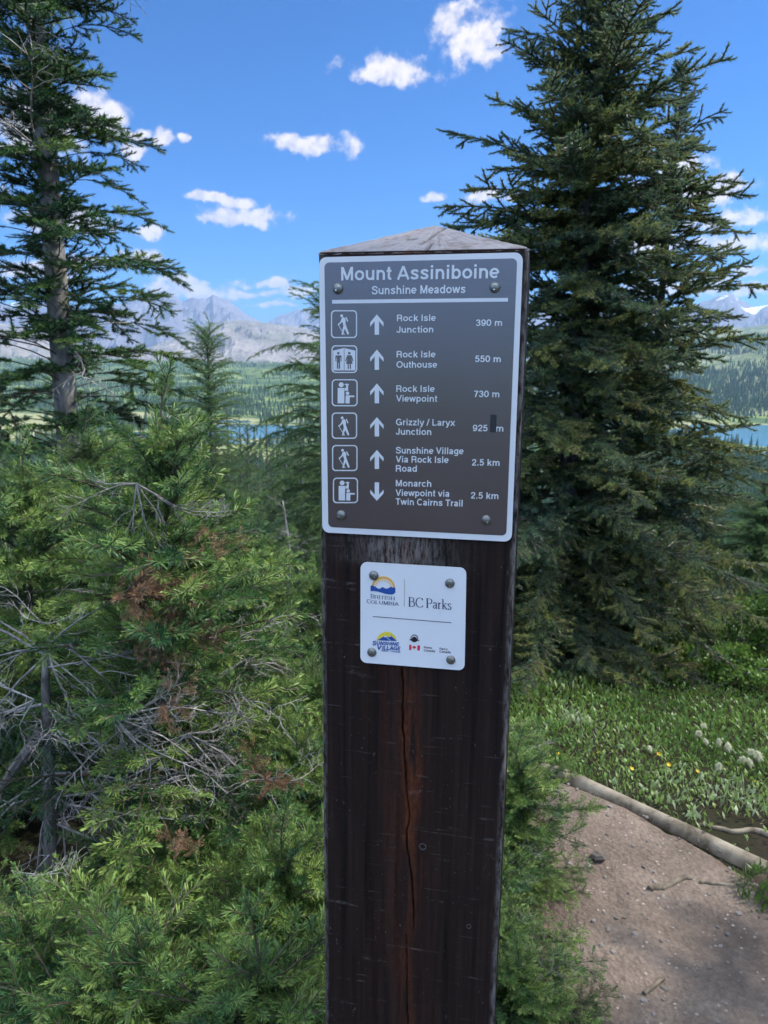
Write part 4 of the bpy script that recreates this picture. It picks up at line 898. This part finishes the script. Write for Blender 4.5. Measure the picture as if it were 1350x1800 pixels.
rusty('broad rust brown dead spray across the thicket below the bare branch fan', 205, 1062, 1.80, 1, [(1, .10, 0), (.95, .25, 0), (.9, -.05, -.1)], 1, .95)
rusty('rust brown shoot above the broad one, nearer the post', 335, 990, 1.9, 2, [(.8, .4, 0), (.4, .7, 0)], 1, .45)
rusty('small rusty clump hanging under the bright green sprays', 300, 1215, 1.7, 3, [(.3, -.6, -.2), (.6, -.3, 0), (.1, .5, 0)], 1, .34)
rusty('rust brown tuft next to the left edge of the post', 460, 1400, 1.6, 4, [(.5, .5, -.1), (.8, 0, 0), (-.3, .5, 0)], 1, .34)
rusty('little rusty tuft in the dark gap left of the twig bundle', 300, 1465, 1.5, 5, [(.6, .2, -.1), (-.5, .3, 0)], 1, .36)

# ------------------------------------------------------------------ slender trees on the slope below
SL = [.55, .72, .34]
def prof_cone(w): return lambda t: w * float(np.interp(t, [0, .15, .5, 1], [.85, 1, .72, .10]))
p = at(368, 700, 9.0); b = np.array([p[0], 9.0, gz(p[0], 9.0)])
make_tree('young_larch', 'slim feathery larch in front of the rocky ridge, mid way between tall tree and post', 'tree', b, at(366, 588, 9.0)[2] - b[2], .05, LARCH, M_LARCH, M_BARK, 31, 230, .1, lambda t: .8 * float(np.interp(t, [0, .15, .6, 1], [.9, 1, .6, .32])), lambda t: float(np.interp(t, [0, .5, 1], [-15, 0, 45])), jit=.25)
p = at(585, 700, 7.5); b = np.array([p[0], 7.5, gz(p[0], 7.5)])
make_tree('larch_tree', 'hazy larch with drooping feathery boughs just left of the sign', 'tree', b, at(592, 515, 7.5)[2] - b[2], .06, LARCH, M_LARCH, M_BARK, 33, 150, .08, lambda t: 1.05 * float(np.interp(t, [0, .15, .6, 1], [.9, 1, .75, .3])), lambda t: float(np.interp(t, [0, .5, 1], [-14, 4, 40])), jit=.3, dead=(14, .05, .5, .4, .8, -5))
p = at(1335, 1000, 6.5); b = np.array([p[0], 6.5, gz(p[0], 6.5)])
make_tree('larch_tree', 'pale feathery larch at the right edge beside the tall spruce', 'tree', b, at(1340, 880, 6.5)[2] - b[2], .04, LARCH, M_LARCH, M_BARK, 35, 180, .08, lambda t: .66 * float(np.interp(t, [0, .15, .6, 1], [.9, 1, .75, .3])), lambda t: float(np.interp(t, [0, .5, 1], [-10, 6, 45])), jit=.3)
p = at(505, 1000, 6.5); b = np.array([p[0], 6.5, gz(p[0], 6.5)]); H = at(498, 880, 6.5)[2] - b[2]
d_ = thing('dead_sapling', 'slender bleached dead sapling standing left of the post among hazy greens', 'dead tree', b)
V, T = tube(catmull([[0, 0, 0], [.02, 0, H * .5], [-.03, 0, H]], 12), np.linspace(.022, .006, 12), 6); link('trunk', mesh_np('trunk', V, T, [M_DEAD], smooth_=True), d_)
g = Acc(); r = rng_(5)
for i in range(12):
    az = r.random() * 6.28; g.place(DEADW[i % 5], frames([[cos(az), sin(az), .35]], [[0, 0, 1.0]]) * r.uniform(.4, .8), np.array([[0, 0, H * r.uniform(.45, .95)]]))
acc_obj('dead_branches', g, [M_DEAD], d_)
# conifers dotted down the slope: one of each kind, then copies
def mid_proto(lib, mat, seed, H, nb, w, lab):
    r = rng_(seed); fn = lambda t: np.array([.04 * sin(t * 3), 0, H * t]); g = crown_of(r, fn, H, nb, .05, prof_cone(w), lambda t: float(np.interp(t, [0, .5, 1], [-12, 2, 50])), lib, .22, .12)
    V, T, t = g.arrays(); return mesh_np('slope_trunk', *trunk_mesh(fn, H, .06, 6), [M_BARK], smooth_=True), mesh_np('slope_crown', V, T, [mat], {'tint': t})
MID = [mid_proto(SPRUCE, M_SPRUCE, 41, 3.2, 90, .75, ''), mid_proto(LARCH, M_LARCH, 42, 3.4, 80, .8, ''), mid_proto(FIR_MID, M_FIR, 43, 3.0, 90, .7, '')]
MLAB = ['dark spruce standing on the slope that drops towards the valley', 'pale larch standing on the slope that drops towards the valley', 'green fir standing on the slope that drops towards the valley']
r = rng_(99)
for i, (x, y, k, sc, lab) in enumerate([(4.6, .4, 0, 2.7, 'unseen tall spruce shading the trail from the right, nearest to the camera side'), (6.2, 1.7, 2, 3.2, 'unseen tall fir shading the trail from the right, between two spruces'), (4.0, -1.4, 2, 2.6, 'unseen tall fir shading the trail from the right, behind the camera'), (7.2, -.4, 0, 3.3, 'tallest unseen spruce shading the trail from the right, farthest from it')]):  # unseen conifers, put in to shade the trail and thicket
    t = thing('shade_conifer', lab, 'tree', (x, y, gz(x, y) - .1), i * 1.3); t.scale = (sc * .8, sc * .8, sc); link('trunk', MID[k][0], t); link('crown', MID[k][1], t)
def slope_tree(px, D, top, k, name='slope_conifer', label=None, group='conifers dotted down the slope'):
    p = at(px, 900, D); b = np.array([p[0], D, gz(p[0], D) - .05]); s = (at(px, top, D)[2] - b[2]) / (3.25)
    t = thing(name, label or MLAB[k], 'tree', b, r.random() * 6.28, group if label is None else None); t.scale = (s * r.uniform(.85, 1.1), s * r.uniform(.85, 1.1), s)
    link('trunk', MID[k][0], t); link('crown', MID[k][1], t)
slope_tree(1246, 6.8, 762, 0, 'young_spruce', 'small dark spruce top beside the right lake shore, behind the tall spruce')
for px, D, top, k in ((345, 22, 735, 1), (405, 16, 722, 1), (440, 30, 735, 0), (472, 20, 745, 1), (505, 34, 730, 1), (530, 17, 715, 1), (555, 26, 735, 2), (300, 28, 725, 1), (260, 18, 715, 2), (425, 45, 740, 1), (490, 55, 748, 0), (385, 36, 738, 2)): slope_tree(px, D, top, k)
for i in range(64):
    D = float(np.exp(r.uniform(math.log(9), math.log(110)))); px = r.uniform(225, 640) if i % 8 < 5 else r.uniform(1120, 1420)
    top = r.uniform(775, 930) if D < 25 else r.uniform(790, 850)
    if px > 1100: top = r.uniform(835, 960)
    hgt = at(px, top, D)[2] - gz(at(px, 900, D)[0], D)
    if hgt < 1.2: continue
    if hgt > 9: top += 30
    slope_tree(px, D, top, int(r.choice([0, 1, 1, 1, 2])))

# ------------------------------------------------------------------ valley forest (uncountable: one mass)
def cone_tree(seed, layers, k):
    r = rng_(seed); g = Acc()
    for i in range(layers):
        t = i / layers; z0 = .06 + .94 * t * .92; z1 = min(1.0, z0 + .94 / layers * 1.55); w = .17 * (1 - t) ** .85 + .012
        a = np.arange(2 * k) * pi / k + r.random() * 3; ra = w * np.where(np.arange(2 * k) % 2, .55, 1) * r.uniform(.75, 1.2, 2 * k)
        V = np.concatenate([np.stack([ra * np.cos(a), ra * np.sin(a), z0 + np.where(np.arange(2 * k) % 2, .04, -.015) + 0 * a], -1), [[0, 0, z1]]])
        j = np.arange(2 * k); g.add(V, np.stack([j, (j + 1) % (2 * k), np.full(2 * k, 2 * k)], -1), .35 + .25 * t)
    return g.arrays()
CT_N = [cone_tree(k, 7, 5) for k in range(4)]; CT_F = [cone_tree(20 + k, 4, 3) for k in range(3)]
def scatter(n, r0, r1, a0, a1, seed):
    r = rng_(seed); rad = np.exp(r.uniform(math.log(r0), math.log(r1), n)) ; a = r.uniform(a0, a1, n); x, y = rad * np.sin(a), rad * np.cos(a); return x, y, rad, r
g = Acc()
def forest_on(x, y, z, rad, r, hmin, hmax, dens):
    keep = r.random(len(x)) < dens; x, y, z, rad = x[keep], y[keep], z[keep], rad[keep]; n = len(x)
    h = r.uniform(hmin, hmax, n) * (.7 + .6 * fbm(x / 40, y / 40, o=2, s=4)); az = r.random(n) * 6.28; wd = h * r.uniform(.8, 1.35, n)
    Mx = np.zeros((n, 3, 3)); Mx[:, 0, 0] = np.cos(az) * wd; Mx[:, 0, 1] = -np.sin(az) * wd; Mx[:, 1, 0] = np.sin(az) * wd; Mx[:, 1, 1] = np.cos(az) * wd; Mx[:, 2, 2] = h
    tn = r.normal(0, .10, n) + .35 * (fbm(x / 120, y / 120, o=3, s=12) - .5)
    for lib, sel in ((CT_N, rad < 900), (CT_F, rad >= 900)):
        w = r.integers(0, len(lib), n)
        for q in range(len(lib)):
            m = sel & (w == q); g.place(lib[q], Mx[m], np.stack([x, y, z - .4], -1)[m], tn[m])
x, y, rad, r = scatter(60000, 115, 3600, R(-34), R(36), 71); z = hz(x, y)
mk = np.clip((fbm(x / 130, y / 130, o=4, s=33) - .37) * 7, .06, 1) * (z > LAKE_Z + .9)
mk = np.where(rad < 600, np.maximum(mk, .8) * (z > LAKE_Z + .9), mk)
forest_on(x, y, z, rad, r, 6, 13, mk)
r = rng_(72); ii = r.choice(np.where((hs < -.02))[0], 20000); V_ = hv[ii]; jx = V_[:, 0] + r.normal(0, 8, len(ii)); jy = V_[:, 1] + r.normal(0, 16, len(ii))
forest_on(jx, jy, V_[:, 2], np.hypot(jx, jy), r, 9, 17, np.clip((fbm(jx / 160, jy / 260, o=4, s=35) - .34) * 7, .02, 1) * (V_[:, 2] > LAKE_Z + 2))
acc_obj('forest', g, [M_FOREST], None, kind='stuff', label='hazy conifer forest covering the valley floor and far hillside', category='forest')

# ------------------------------------------------------------------ trail, logs, meadow
LA, LB, LC = ground_hit(940, 1352), ground_hit(1012, 1380), ground_hit(1352, 1536)
ld = nrm((LC - LB)[:2]); LE = LB[:2] + ld * 2.6
TRAIL = np.array([LA[:2] + [-.25, .35], LA[:2], LB[:2], LE, LE + [1.5, -2], [3.0, -3.5], [-1.6, -3.5], [-.9, -.4], [-.45, .55], [.0, 1.15], [.15, 1.7], [.15, 2.2], [.25, 2.8]])
def inside(P, poly):
    c = np.zeros(len(P), bool); n = len(poly)
    for i in range(n):
        a, b = poly[i], poly[(i + 1) % n]; m = ((a[1] > P[:, 1]) != (b[1] > P[:, 1])) & (P[:, 0] < (b[0] - a[0]) * (P[:, 1] - a[1]) / (b[1] - a[1] + 1e-12) + a[0]); c ^= m
    return c
xs, ys = np.arange(-1.6, 4.2, .02), np.arange(-3.0, 3.6, .02); XX, YY = np.meshgrid(xs, ys); pts = np.stack([XX, YY], -1).reshape(-1, 2)
jit = np.stack([fbm(pts[:, 0] * 5, pts[:, 1] * 5, o=3, s=1) - .5, fbm(pts[:, 0] * 5, pts[:, 1] * 5, o=3, s=2) - .5], -1) * .22
ins = inside(pts + jit, TRAIL)
Z = hz(XX, YY) + .010 + fbm(XX * 9, YY * 9, o=4, s=17) * .022 + (fbm(XX * 60, YY * 60, o=3, s=18) - .5) * .006
m_ = ins.reshape(XX.shape).astype(float); q_ = np.pad(m_, 5, mode='edge'); fr = sum(q_[i:i + m_.shape[0], j:j + m_.shape[1]] for i in range(11) for j in range(11)) / 121
Z = Z - .05 * (1 - smooth(.45, 1.0, fr))                                   # the trodden dirt runs out under the plants
Q = grid_faces(*XX.shape); Q = Q[ins[Q].all(1)]
gt = material('trail_dirt', .95, .12); co = gt.coord(); n1 = gt.noise(co, 3.2, 6, .65); n2 = gt.noise(co, 55, 5, .7); vo = gt.new('ShaderNodeTexVoronoi'); vo.inputs['Scale'].default_value = 75; gt.link(co, vo.inputs['Vector'])
c = gt.mix(gt.mapr(n1, .35, .65), (.115, .088, .071), (.245, .19, .152)); c = gt.mix(gt.mapr(n2, .38, .66), gt.mix(.45, c, (.06, .045, .038)), c)
c = gt.mix(gt.math('MULTIPLY', gt.mapr(vo.outputs['Color'], .78, .86), gt.mapr(vo.outputs['Distance'], .34, .28)), c, (.30, .26, .23))
gt.put(gt.b.inputs['Base Color'], c); gt.put(gt.b.inputs['Normal'], gt.bump(gt.math('ADD', n2, gt.math('MULTIPLY', vo.outputs['Distance'], -.6)), .9, .008))
used = np.unique(Q); remap = np.zeros(len(pts), int); remap[used] = np.arange(len(used))
link('trail', mesh_np('trail', np.stack([XX, YY, Z], -1).reshape(-1, 3)[used], remap[Q], [gt.m], smooth_=True), kind='structure')
def gzt(x, y): return gz(x, y) + .010 + float(fbm(x * 9, y * 9, o=4, s=17) * .022)
# loose gravel: one mass of small stones
M_STONE = plain('stone', (.17, .15, .135), .85, .2, 0, .6, 9)
def stone_tpl(seed):
    r = rng_(seed); k = 6; rings = [(.0, -.5), (.75, -.35), (1, 0), (.7, .38), (0, .5)]; V = []
    for i, (q, h) in enumerate(rings):
        for a in np.arange(k) * 2 * pi / k: s = r.uniform(.75, 1.2); V.append([q * cos(a) * s, q * sin(a) * s * .8, h * r.uniform(.8, 1.1)])
    V = np.array(V); f = grid_faces(len(rings), k); T = []
    for i in range(len(rings) - 1):
        for j in range(k): a, b = i * k + j, i * k + (j + 1) % k; T += [(a, b, b + k), (a, b + k, a + k)]
    return V, np.array(T), np.full(len(V), .5)
STN = [stone_tpl(k) for k in range(4)]
r = rng_(15); P = np.stack([r.uniform(.2, 3.4, 9000), r.uniform(.7, 3.5, 9000)], -1)[:9000]; P = P[inside(P, TRAIL)]; g = Acc()
zz = hz(P[:, 0], P[:, 1]) + .010 + fbm(P[:, 0] * 9, P[:, 1] * 9, o=4, s=17) * .022; sz = .0016 + .0085 * r.random(len(P)) ** 6; az = r.random(len(P)) * 6.28
Mx = np.zeros((len(P), 3, 3)); Mx[:, 0, 0] = np.cos(az); Mx[:, 0, 1] = -np.sin(az); Mx[:, 1, 0] = np.sin(az); Mx[:, 1, 1] = np.cos(az); Mx[:, 2, 2] = .8; Mx *= sz[:, None, None]
w = r.integers(0, 4, len(P))
for q in range(4): g.place(STN[q], Mx[w == q], np.stack([P[:, 0], P[:, 1], zz + sz * .2], -1)[w == q], 0)
acc_obj('gravel', g, [M_STONE], None, kind='stuff', label='loose small stones and grit scattered over the dirt trail', category='gravel')
p = ground_hit(1050, 1520); V, T, _ = STN[1]; link('rock', mesh_np('rock', V * [.03, .024, .026] + [p[0], p[1], p[2] + .030], T, [plain('dark_rock', (.10, .085, .075), .9)], smooth_=False), label='small dark rock on the trail beside the dense little fir', category='rock')

M_LOG = bark_mat('weathered_log', (.085, .068, .05), (.24, .20, .15), (.30, .26, .20), 22)
def log_thing(name, label, A, B, r0, r1, cat, mat=M_LOG, k=14, lift=.40, wob=.01, group=None, dz=0.0):
    A = np.array([A[0], A[1], gz(A[0], A[1])]); B = np.array([B[0], B[1], gz(B[0], B[1])]); n = 30; t = np.linspace(0, 1, n)[:, None]
    P = A + (B - A) * t; P[:, 2] = np.array([gz(q[0], q[1]) for q in P]) * .5 + P[:, 2] * .5
    P = P + np.stack([fbm(t[:, 0] * 4, t[:, 0] * 0 + r0 * 99, o=2, s=3) - .5, fbm(t[:, 0] * 4, t[:, 0] * 0 + 7 + r0 * 99, o=2, s=5) - .5, 0 * t[:, 0]], -1) * wob * 2
    rd = np.linspace(r0, r1, n) * (1 + .12 * (fbm(t[:, 0] * 9, t[:, 0] * 0 + 3, o=2, s=8) - .5)); P[:, 2] += rd * lift + dz
    V, T = tube(P - A, rd, k); V += (fbm(V[:, 0] * 40, V[:, 1] * 40, V[:, 2] * 40, o=3, s=2)[:, None] - .5) * r0 * .12
    o = link(name, mesh_np(name, V, T, [mat], smooth_=True), label=label, category=cat, group=group); o.location = [float(v) for v in A]; return o
log_thing('trail_log', 'long pale barked log edging the trail down to the right photo edge', LB[:2] - ld * .02, LE, .031, .036, 'log', wob=.004)
log_thing('trail_log', 'short end piece of log where the trail meets the grass', LA[:2], LB[:2] - [.02, -.05], .022, .028, 'log', wob=.004)
p, q = ground_hit(1136, 1579), ground_hit(1210, 1552); log_thing('stick', 'crooked brown stick lying in the middle of the trail', p, q, .010, .007, 'stick', k=8, wob=.02, dz=.020)
p, q = ground_hit(1228, 1562), ground_hit(1330, 1568); log_thing('tree_root', 'thin straight root surfacing on the trail toward the dark mound', p, q, .005, .007, 'root', k=7, wob=.008, dz=.020)
p, q = ground_hit(1130, 1762), ground_hit(1164, 1733); log_thing('stick', 'short straight stick at the trail edge by the lowest fir', p, q, .006, .005, 'stick', k=7, wob=.004, dz=.022)
p, q = ground_hit(1225, 1452), ground_hit(1352, 1468); log_thing('tree_root', 'thick twisting root on bare soil behind the long log', p, q, .006, .012, 'root', k=8, wob=.022)
p, q = ground_hit(1318, 1606), ground_hit(1356, 1560); log_thing('tree_root', 'short root climbing the dark mound at the right edge', p, q, .010, .014, 'root', k=8, wob=.02)
# dark mound at the right edge
p = ground_hit(1385, 1590); u = np.linspace(-1, 1, 40); A_, B_ = np.meshgrid(u, u); rr2 = np.hypot(A_, B_)
Zm = .09 * np.clip(1 - rr2 ** 2, 0, 1) * (.5 + 1.0 * fbm(A_ * 3, B_ * 3, o=4, s=8)) - .035 - .05 * smooth(.8, 1.3, rr2)
gs = material('dark_soil', .95, .1); co = gs.coord(); n = gs.noise(co, 22, 6, .7); gs.put(gs.b.inputs['Base Color'], gs.mix(gs.mapr(n, .35, .65), (.045, .036, .03), (.15, .115, .09))); gs.put(gs.b.inputs['Normal'], gs.bump(n, 1, .02))
link('soil_mound', mesh_np('soil_mound', np.stack([p[0] + A_ * .17, p[1] + B_ * .15, p[2] + Zm], -1).reshape(-1, 3), grid_faces(40, 40), [gs.m], smooth_=True), kind='structure')
mound = p
# bare strip of soil behind the log, leaf and grass cover beyond it
def meadow():
    r = rng_(5); g = Acc(); n = 290000
    x, y = r.uniform(-2.6, 5.5, n), r.uniform(1.6, 9, n); P = np.stack([x, y], -1)
    sidev = (x - LB[0]) * -ld[1] + (y - LB[1]) * ld[0]                 # distance behind the log
    keep = ~inside(P, TRAIL) & (sidev > .03) & (r.random(n) < np.clip(1.35 - .13 * y, .25, 1))
    bare = (sidev < .22) & (x > LC[0] - .10); keep &= ~(bare & (r.random(n) < .93))
    x, y, sidev = x[keep], y[keep], sidev[keep]; n = len(x); z = hz(x, y) - .005
    lush = fbm(x * 2.2, y * 2.2, o=3, s=41); silver = np.clip(1.6 - sidev / .45, 0, 1) * (x > LB[0] + .1) + (fbm(x * 3, y * 3, o=2, s=52) > .62) * .3
    sc = np.where(r.random(n) < .25, 1, 0)                                 # 1 = blade of grass, 0 = small leaf
    h = np.where(sc == 1, r.uniform(.03, .095, n), r.uniform(.018, .06, n)) * (.5 + lush)
    a = r.random(n) * 6.28; lean = r.uniform(.1, .9, n); D = np.stack([np.cos(a) * lean, np.sin(a) * lean, np.ones(n)], -1); D = nrm(D)
    w = np.where(sc == 1, .0020, .0062) * r.uniform(.7, 1.3, n); S_ = nrm(np.stack([-np.sin(a), np.cos(a), 0 * a], -1) + r.normal(0, .3, (n, 3))) * w[:, None]
    B = np.stack([x, y, z + np.where(sc == 1, 0, r.uniform(0, .05, n))], -1); ln = np.where(sc == 1, h, h * .7)[:, None]
    mid = B + D * ln * .55; tip = B + D * ln + np.stack([np.cos(a), np.sin(a), -.5 + 0 * a], -1) * ln * .25 * lean[:, None]
    V = np.stack([B, mid - S_, mid + S_, tip], 1).reshape(-1, 3); i = np.arange(n)[:, None] * 4
    T = np.concatenate([i + np.array([[0, 1, 2]]), i + np.array([[1, 3, 2]])])
    tn = np.clip(.44 + .35 * (lush - .5) * 2 + r.normal(0, .13, n) + .45 * np.clip(silver, 0, 1), .06, 1)
    g.add(V, T, np.repeat(tn, 4)); return g
acc_obj('grass', meadow(), [M_GRASS], None, kind='stuff', label='green meadow plants and grass behind the trail log', category='grass')
r = rng_(6); g = Acc(); n = 520; a = r.random(n) * 6.28; q = np.sqrt(r.random(n)); x, y = mound[0] + .15 * q * np.cos(a), mound[1] + .12 * q * np.sin(a) + .02; h = r.uniform(.015, .045, n); D = nrm(np.stack([r.normal(0, .5, n), r.normal(0, .5, n), np.ones(n)], -1)); S_ = nrm(np.stack([-np.sin(a), np.cos(a), 0 * a], -1)) * .004
zb_ = mound[2] + .06 * (1 - q ** 2); B = np.stack([x, y, zb_], -1); V = np.stack([B, B + D * h[:, None] * .5 - S_, B + D * h[:, None] * .5 + S_, B + D * h[:, None]], 1).reshape(-1, 3); i = np.arange(n)[:, None] * 4
g.add(V, np.concatenate([i + np.array([[0, 1, 2]]), i + np.array([[1, 3, 2]])]), np.repeat(np.clip(r.normal(.3, .12, n), .06, .7), 4)); acc_obj('mound_plant', g, [M_GRASS], None, label='low leafy plant on the dark mound at the right edge', category='plant')
# leafy bush at the right edge
def leafy(label, px, py, D, w_, h_, seed, n=5200):
    p = at(px, py, D); b = np.array([p[0], D, gz(p[0], D)]); r = rng_(seed); t = thing('leafy_shrub', label, 'shrub', b); g = Acc(); gsx = Acc()
    cl = r.normal(0, 1, (26, 3)) * [w_ * .42, w_ * .42, h_ * .22] + [0, 0, h_ * .55]
    for c_ in cl[:14]: gsx.add(*tube(catmull([[0, 0, 0], c_ * .5 + [0, 0, .05], c_], 7), np.linspace(.008, .003, 7), 4), 0)
    k = r.integers(0, 26, n); C = cl[k] + r.normal(0, 1, (n, 3)) * [w_ * .13, w_ * .13, h_ * .10]; C[:, 2] = np.abs(C[:, 2])
    D_ = nrm(r.normal(0, 1, (n, 3)) + [0, 0, .5]); S_ = nrm(np.cross(D_, r.normal(0, 1, (n, 3)))) * .008; ln = r.uniform(.022, .042, n)[:, None]
    V = np.stack([C, C + D_ * ln * .5 - S_, C + D_ * ln * .5 + S_, C + D_ * ln], 1).reshape(-1, 3); i = np.arange(n)[:, None] * 4
    g.add(V, np.concatenate([i + np.array([[0, 1, 2]]), i + np.array([[1, 3, 2]])]), np.repeat(np.clip(r.normal(.5, .15, n), .08, 1), 4))
    acc_obj('foliage', g, [M_GRASS], t); acc_obj('stems', gsx, [M_BARK], t)
leafy('bright green leafy shrub at the right edge below the pale larch', 1385, 1150, 4.2, .26, .5, 3)
leafy('low leafy shrub under the right skirt of the tall spruce', 1275, 1225, 3.9, .25, .2, 4, 1800)
# western anemone seed heads
M_FLUFF = foliage_mat('seed_fluff', [(0, (.52, .51, .34)), (.5, (.72, .70, .50)), (1, (.82, .80, .62))], .3, .8)
def seedhead_mesh():
    r = rng_(3); g = Acc(); n = 420; d = nrm(r.normal(0, 1, (n, 3))); d[:, 2] = d[:, 2] * .9 - .05; ln = .019 * r.uniform(.55, 1.3, n)[:, None] * np.array([1, 1, 1.5])
    tip = d * ln; tip[:, 2] -= .006; S_ = nrm(np.cross(d, r.normal(0, 1, (n, 3)))) * .0012; B = d * .005
    g.add(np.stack([B - S_, B + S_, tip], 1).reshape(-1, 3), np.arange(n)[:, None] * 3 + np.array([[0, 1, 2]]), np.repeat(np.clip(r.normal(.5, .2, n), .06, 1), 3))
    V, T = tube(np.array([[0, 0, -.017], [0, 0, -.01], [0, 0, 0], [0, 0, .012], [0, 0, .019]]), [.002, .007, .008, .006, .002], 8); g.add(V, T, .35); return g.arrays()
SV, ST_, St = seedhead_mesh(); ME_HEAD = mesh_np('seed_head', SV, ST_, [M_FLUFF], {'tint': St})
V, T = tube(catmull([[0, 0, 0], [.006, 0, .5], [0, 0, 1]], 6), np.array([.0022] * 6), 4); ME_STEM = mesh_np('flower_stem', V, T, [M_GRASS], {'tint': np.full(len(V), .4)})
HEADS = [(1237, 1275, 'topmost fluffy white seed head, under the spruce skirt'), (1229, 1289, 'fluffy seed head just below the topmost one'), (1240, 1302, 'small fluffy seed head below the topmost pair'), (1264, 1303, 'left one of the two fluffy seed heads in the middle of the patch'),
         (1280, 1311, 'right one of the two fluffy seed heads in the middle of the patch'), (1306, 1334, 'left one in the crowded cluster of fluffy seed heads near the right edge'), (1317, 1338, 'lowest one in the crowded cluster of fluffy seed heads near the right edge'),
         (1321, 1321, 'highest one in the crowded cluster of fluffy seed heads near the right edge'), (1333, 1327, 'largest and rightmost fluffy seed head in the crowded cluster'), (1264, 1346, 'fluffy seed head standing alone nearest the trail log'), (1142, 1315, 'lone fluffy seed head left of all others in the meadow')]
for i, (px, py, lab) in enumerate(HEADS):
    gp = ground_hit(px, py + 34); D = gp[1]; hd = at(px, py, D); t = thing('seedhead_flower', lab, 'seed head', (hd[0], D, gz(hd[0], D)), i * .9, 'fluffy seed heads in the meadow')
    h = hd[2] - gz(hd[0], D); c = link('flower_head', ME_HEAD, t); c.location = (0, 0, h); k = 1.0 if i == 8 else (.6 if i == 2 else .65 + .25 * ((i * 37) % 10) / 10); c.scale = (k, k, k * (.85 + .3 * ((i * 53) % 10) / 10)); c.rotation_euler = (.5 * sin(i * 2.1), .5 * cos(i * 3.7), 0); s_ = link('stem', ME_STEM, t); s_.scale = (1, 1, h)
M_PETAL = plain('yellow_petals', (.75, .50, .03), .6)
n = 5; V = [[0, 0, .002]]; T = []
for k in range(n):
    a = k * 2 * pi / n
    V += [[.004 * cos(a - .5), .004 * sin(a - .5), .002], [.009 * cos(a - .35), .009 * sin(a - .35), .005], [.009 * cos(a + .35), .009 * sin(a + .35), .005], [.004 * cos(a + .5), .004 * sin(a + .5), .002]]; b0 = 1 + 4 * k; T += [(0, b0, b0 + 3), (b0, b0 + 1, b0 + 2), (b0, b0 + 2, b0 + 3)]
ME_Y = mesh_np('yellow_flower', np.array(V), np.array(T), [M_PETAL])
for i, (px, py) in enumerate([(1175, 1345), (1225, 1357), (1278, 1343), (1329, 1375), (1053, 1324), (985, 1325), (1158, 1326), (1110, 1352)]):
    gp = ground_hit(px, py + 14); hd = at(px, py, gp[1]); t = thing('yellow_flower', 'tiny yellow flower dotted in the green meadow behind the log', 'flower', (hd[0], hd[1], gz(hd[0], hd[1])), i, 'tiny yellow meadow flowers')
    h = hd[2] - gz(hd[0], hd[1]); c = link('petals', ME_Y, t); c.location = (0, 0, h); c.rotation_euler = (.5, 0, 0); s_ = link('stem', ME_STEM, t); s_.scale = (.7, .7, h)

# ------------------------------------------------------------------ air
HZ = bpy.data.materials.new('air'); HZ.use_nodes = True; g = NT(HZ.node_tree); g.n.clear()
pv = g.new('ShaderNodeVolumePrincipled'); pv.inputs['Color'].default_value = (.45, .68, 1.0, 1); pv.inputs['Density'].default_value = 9e-5; pv.inputs['Anisotropy'].default_value = .2
o = g.new('ShaderNodeOutputMaterial'); g.link(pv.outputs[0], o.inputs['Volume'])
def haze(x0, x1, y0, y1, z0, z1):
    V = np.array([(x, y, z) for x in (x0, x1) for y in (y0, y1) for z in (z0, z1)], float)
    Q = np.array([(0, 1, 3, 2), (4, 6, 7, 5), (0, 4, 5, 1), (2, 3, 7, 6), (0, 2, 6, 4), (1, 5, 7, 3)])
    link('haze', mesh_np('haze', V, Q, [HZ]), kind='stuff', label='thin blue summer haze over the valley and mountains', category='haze')
haze(-15000, 15000, -15000, 15000, -260, 860)
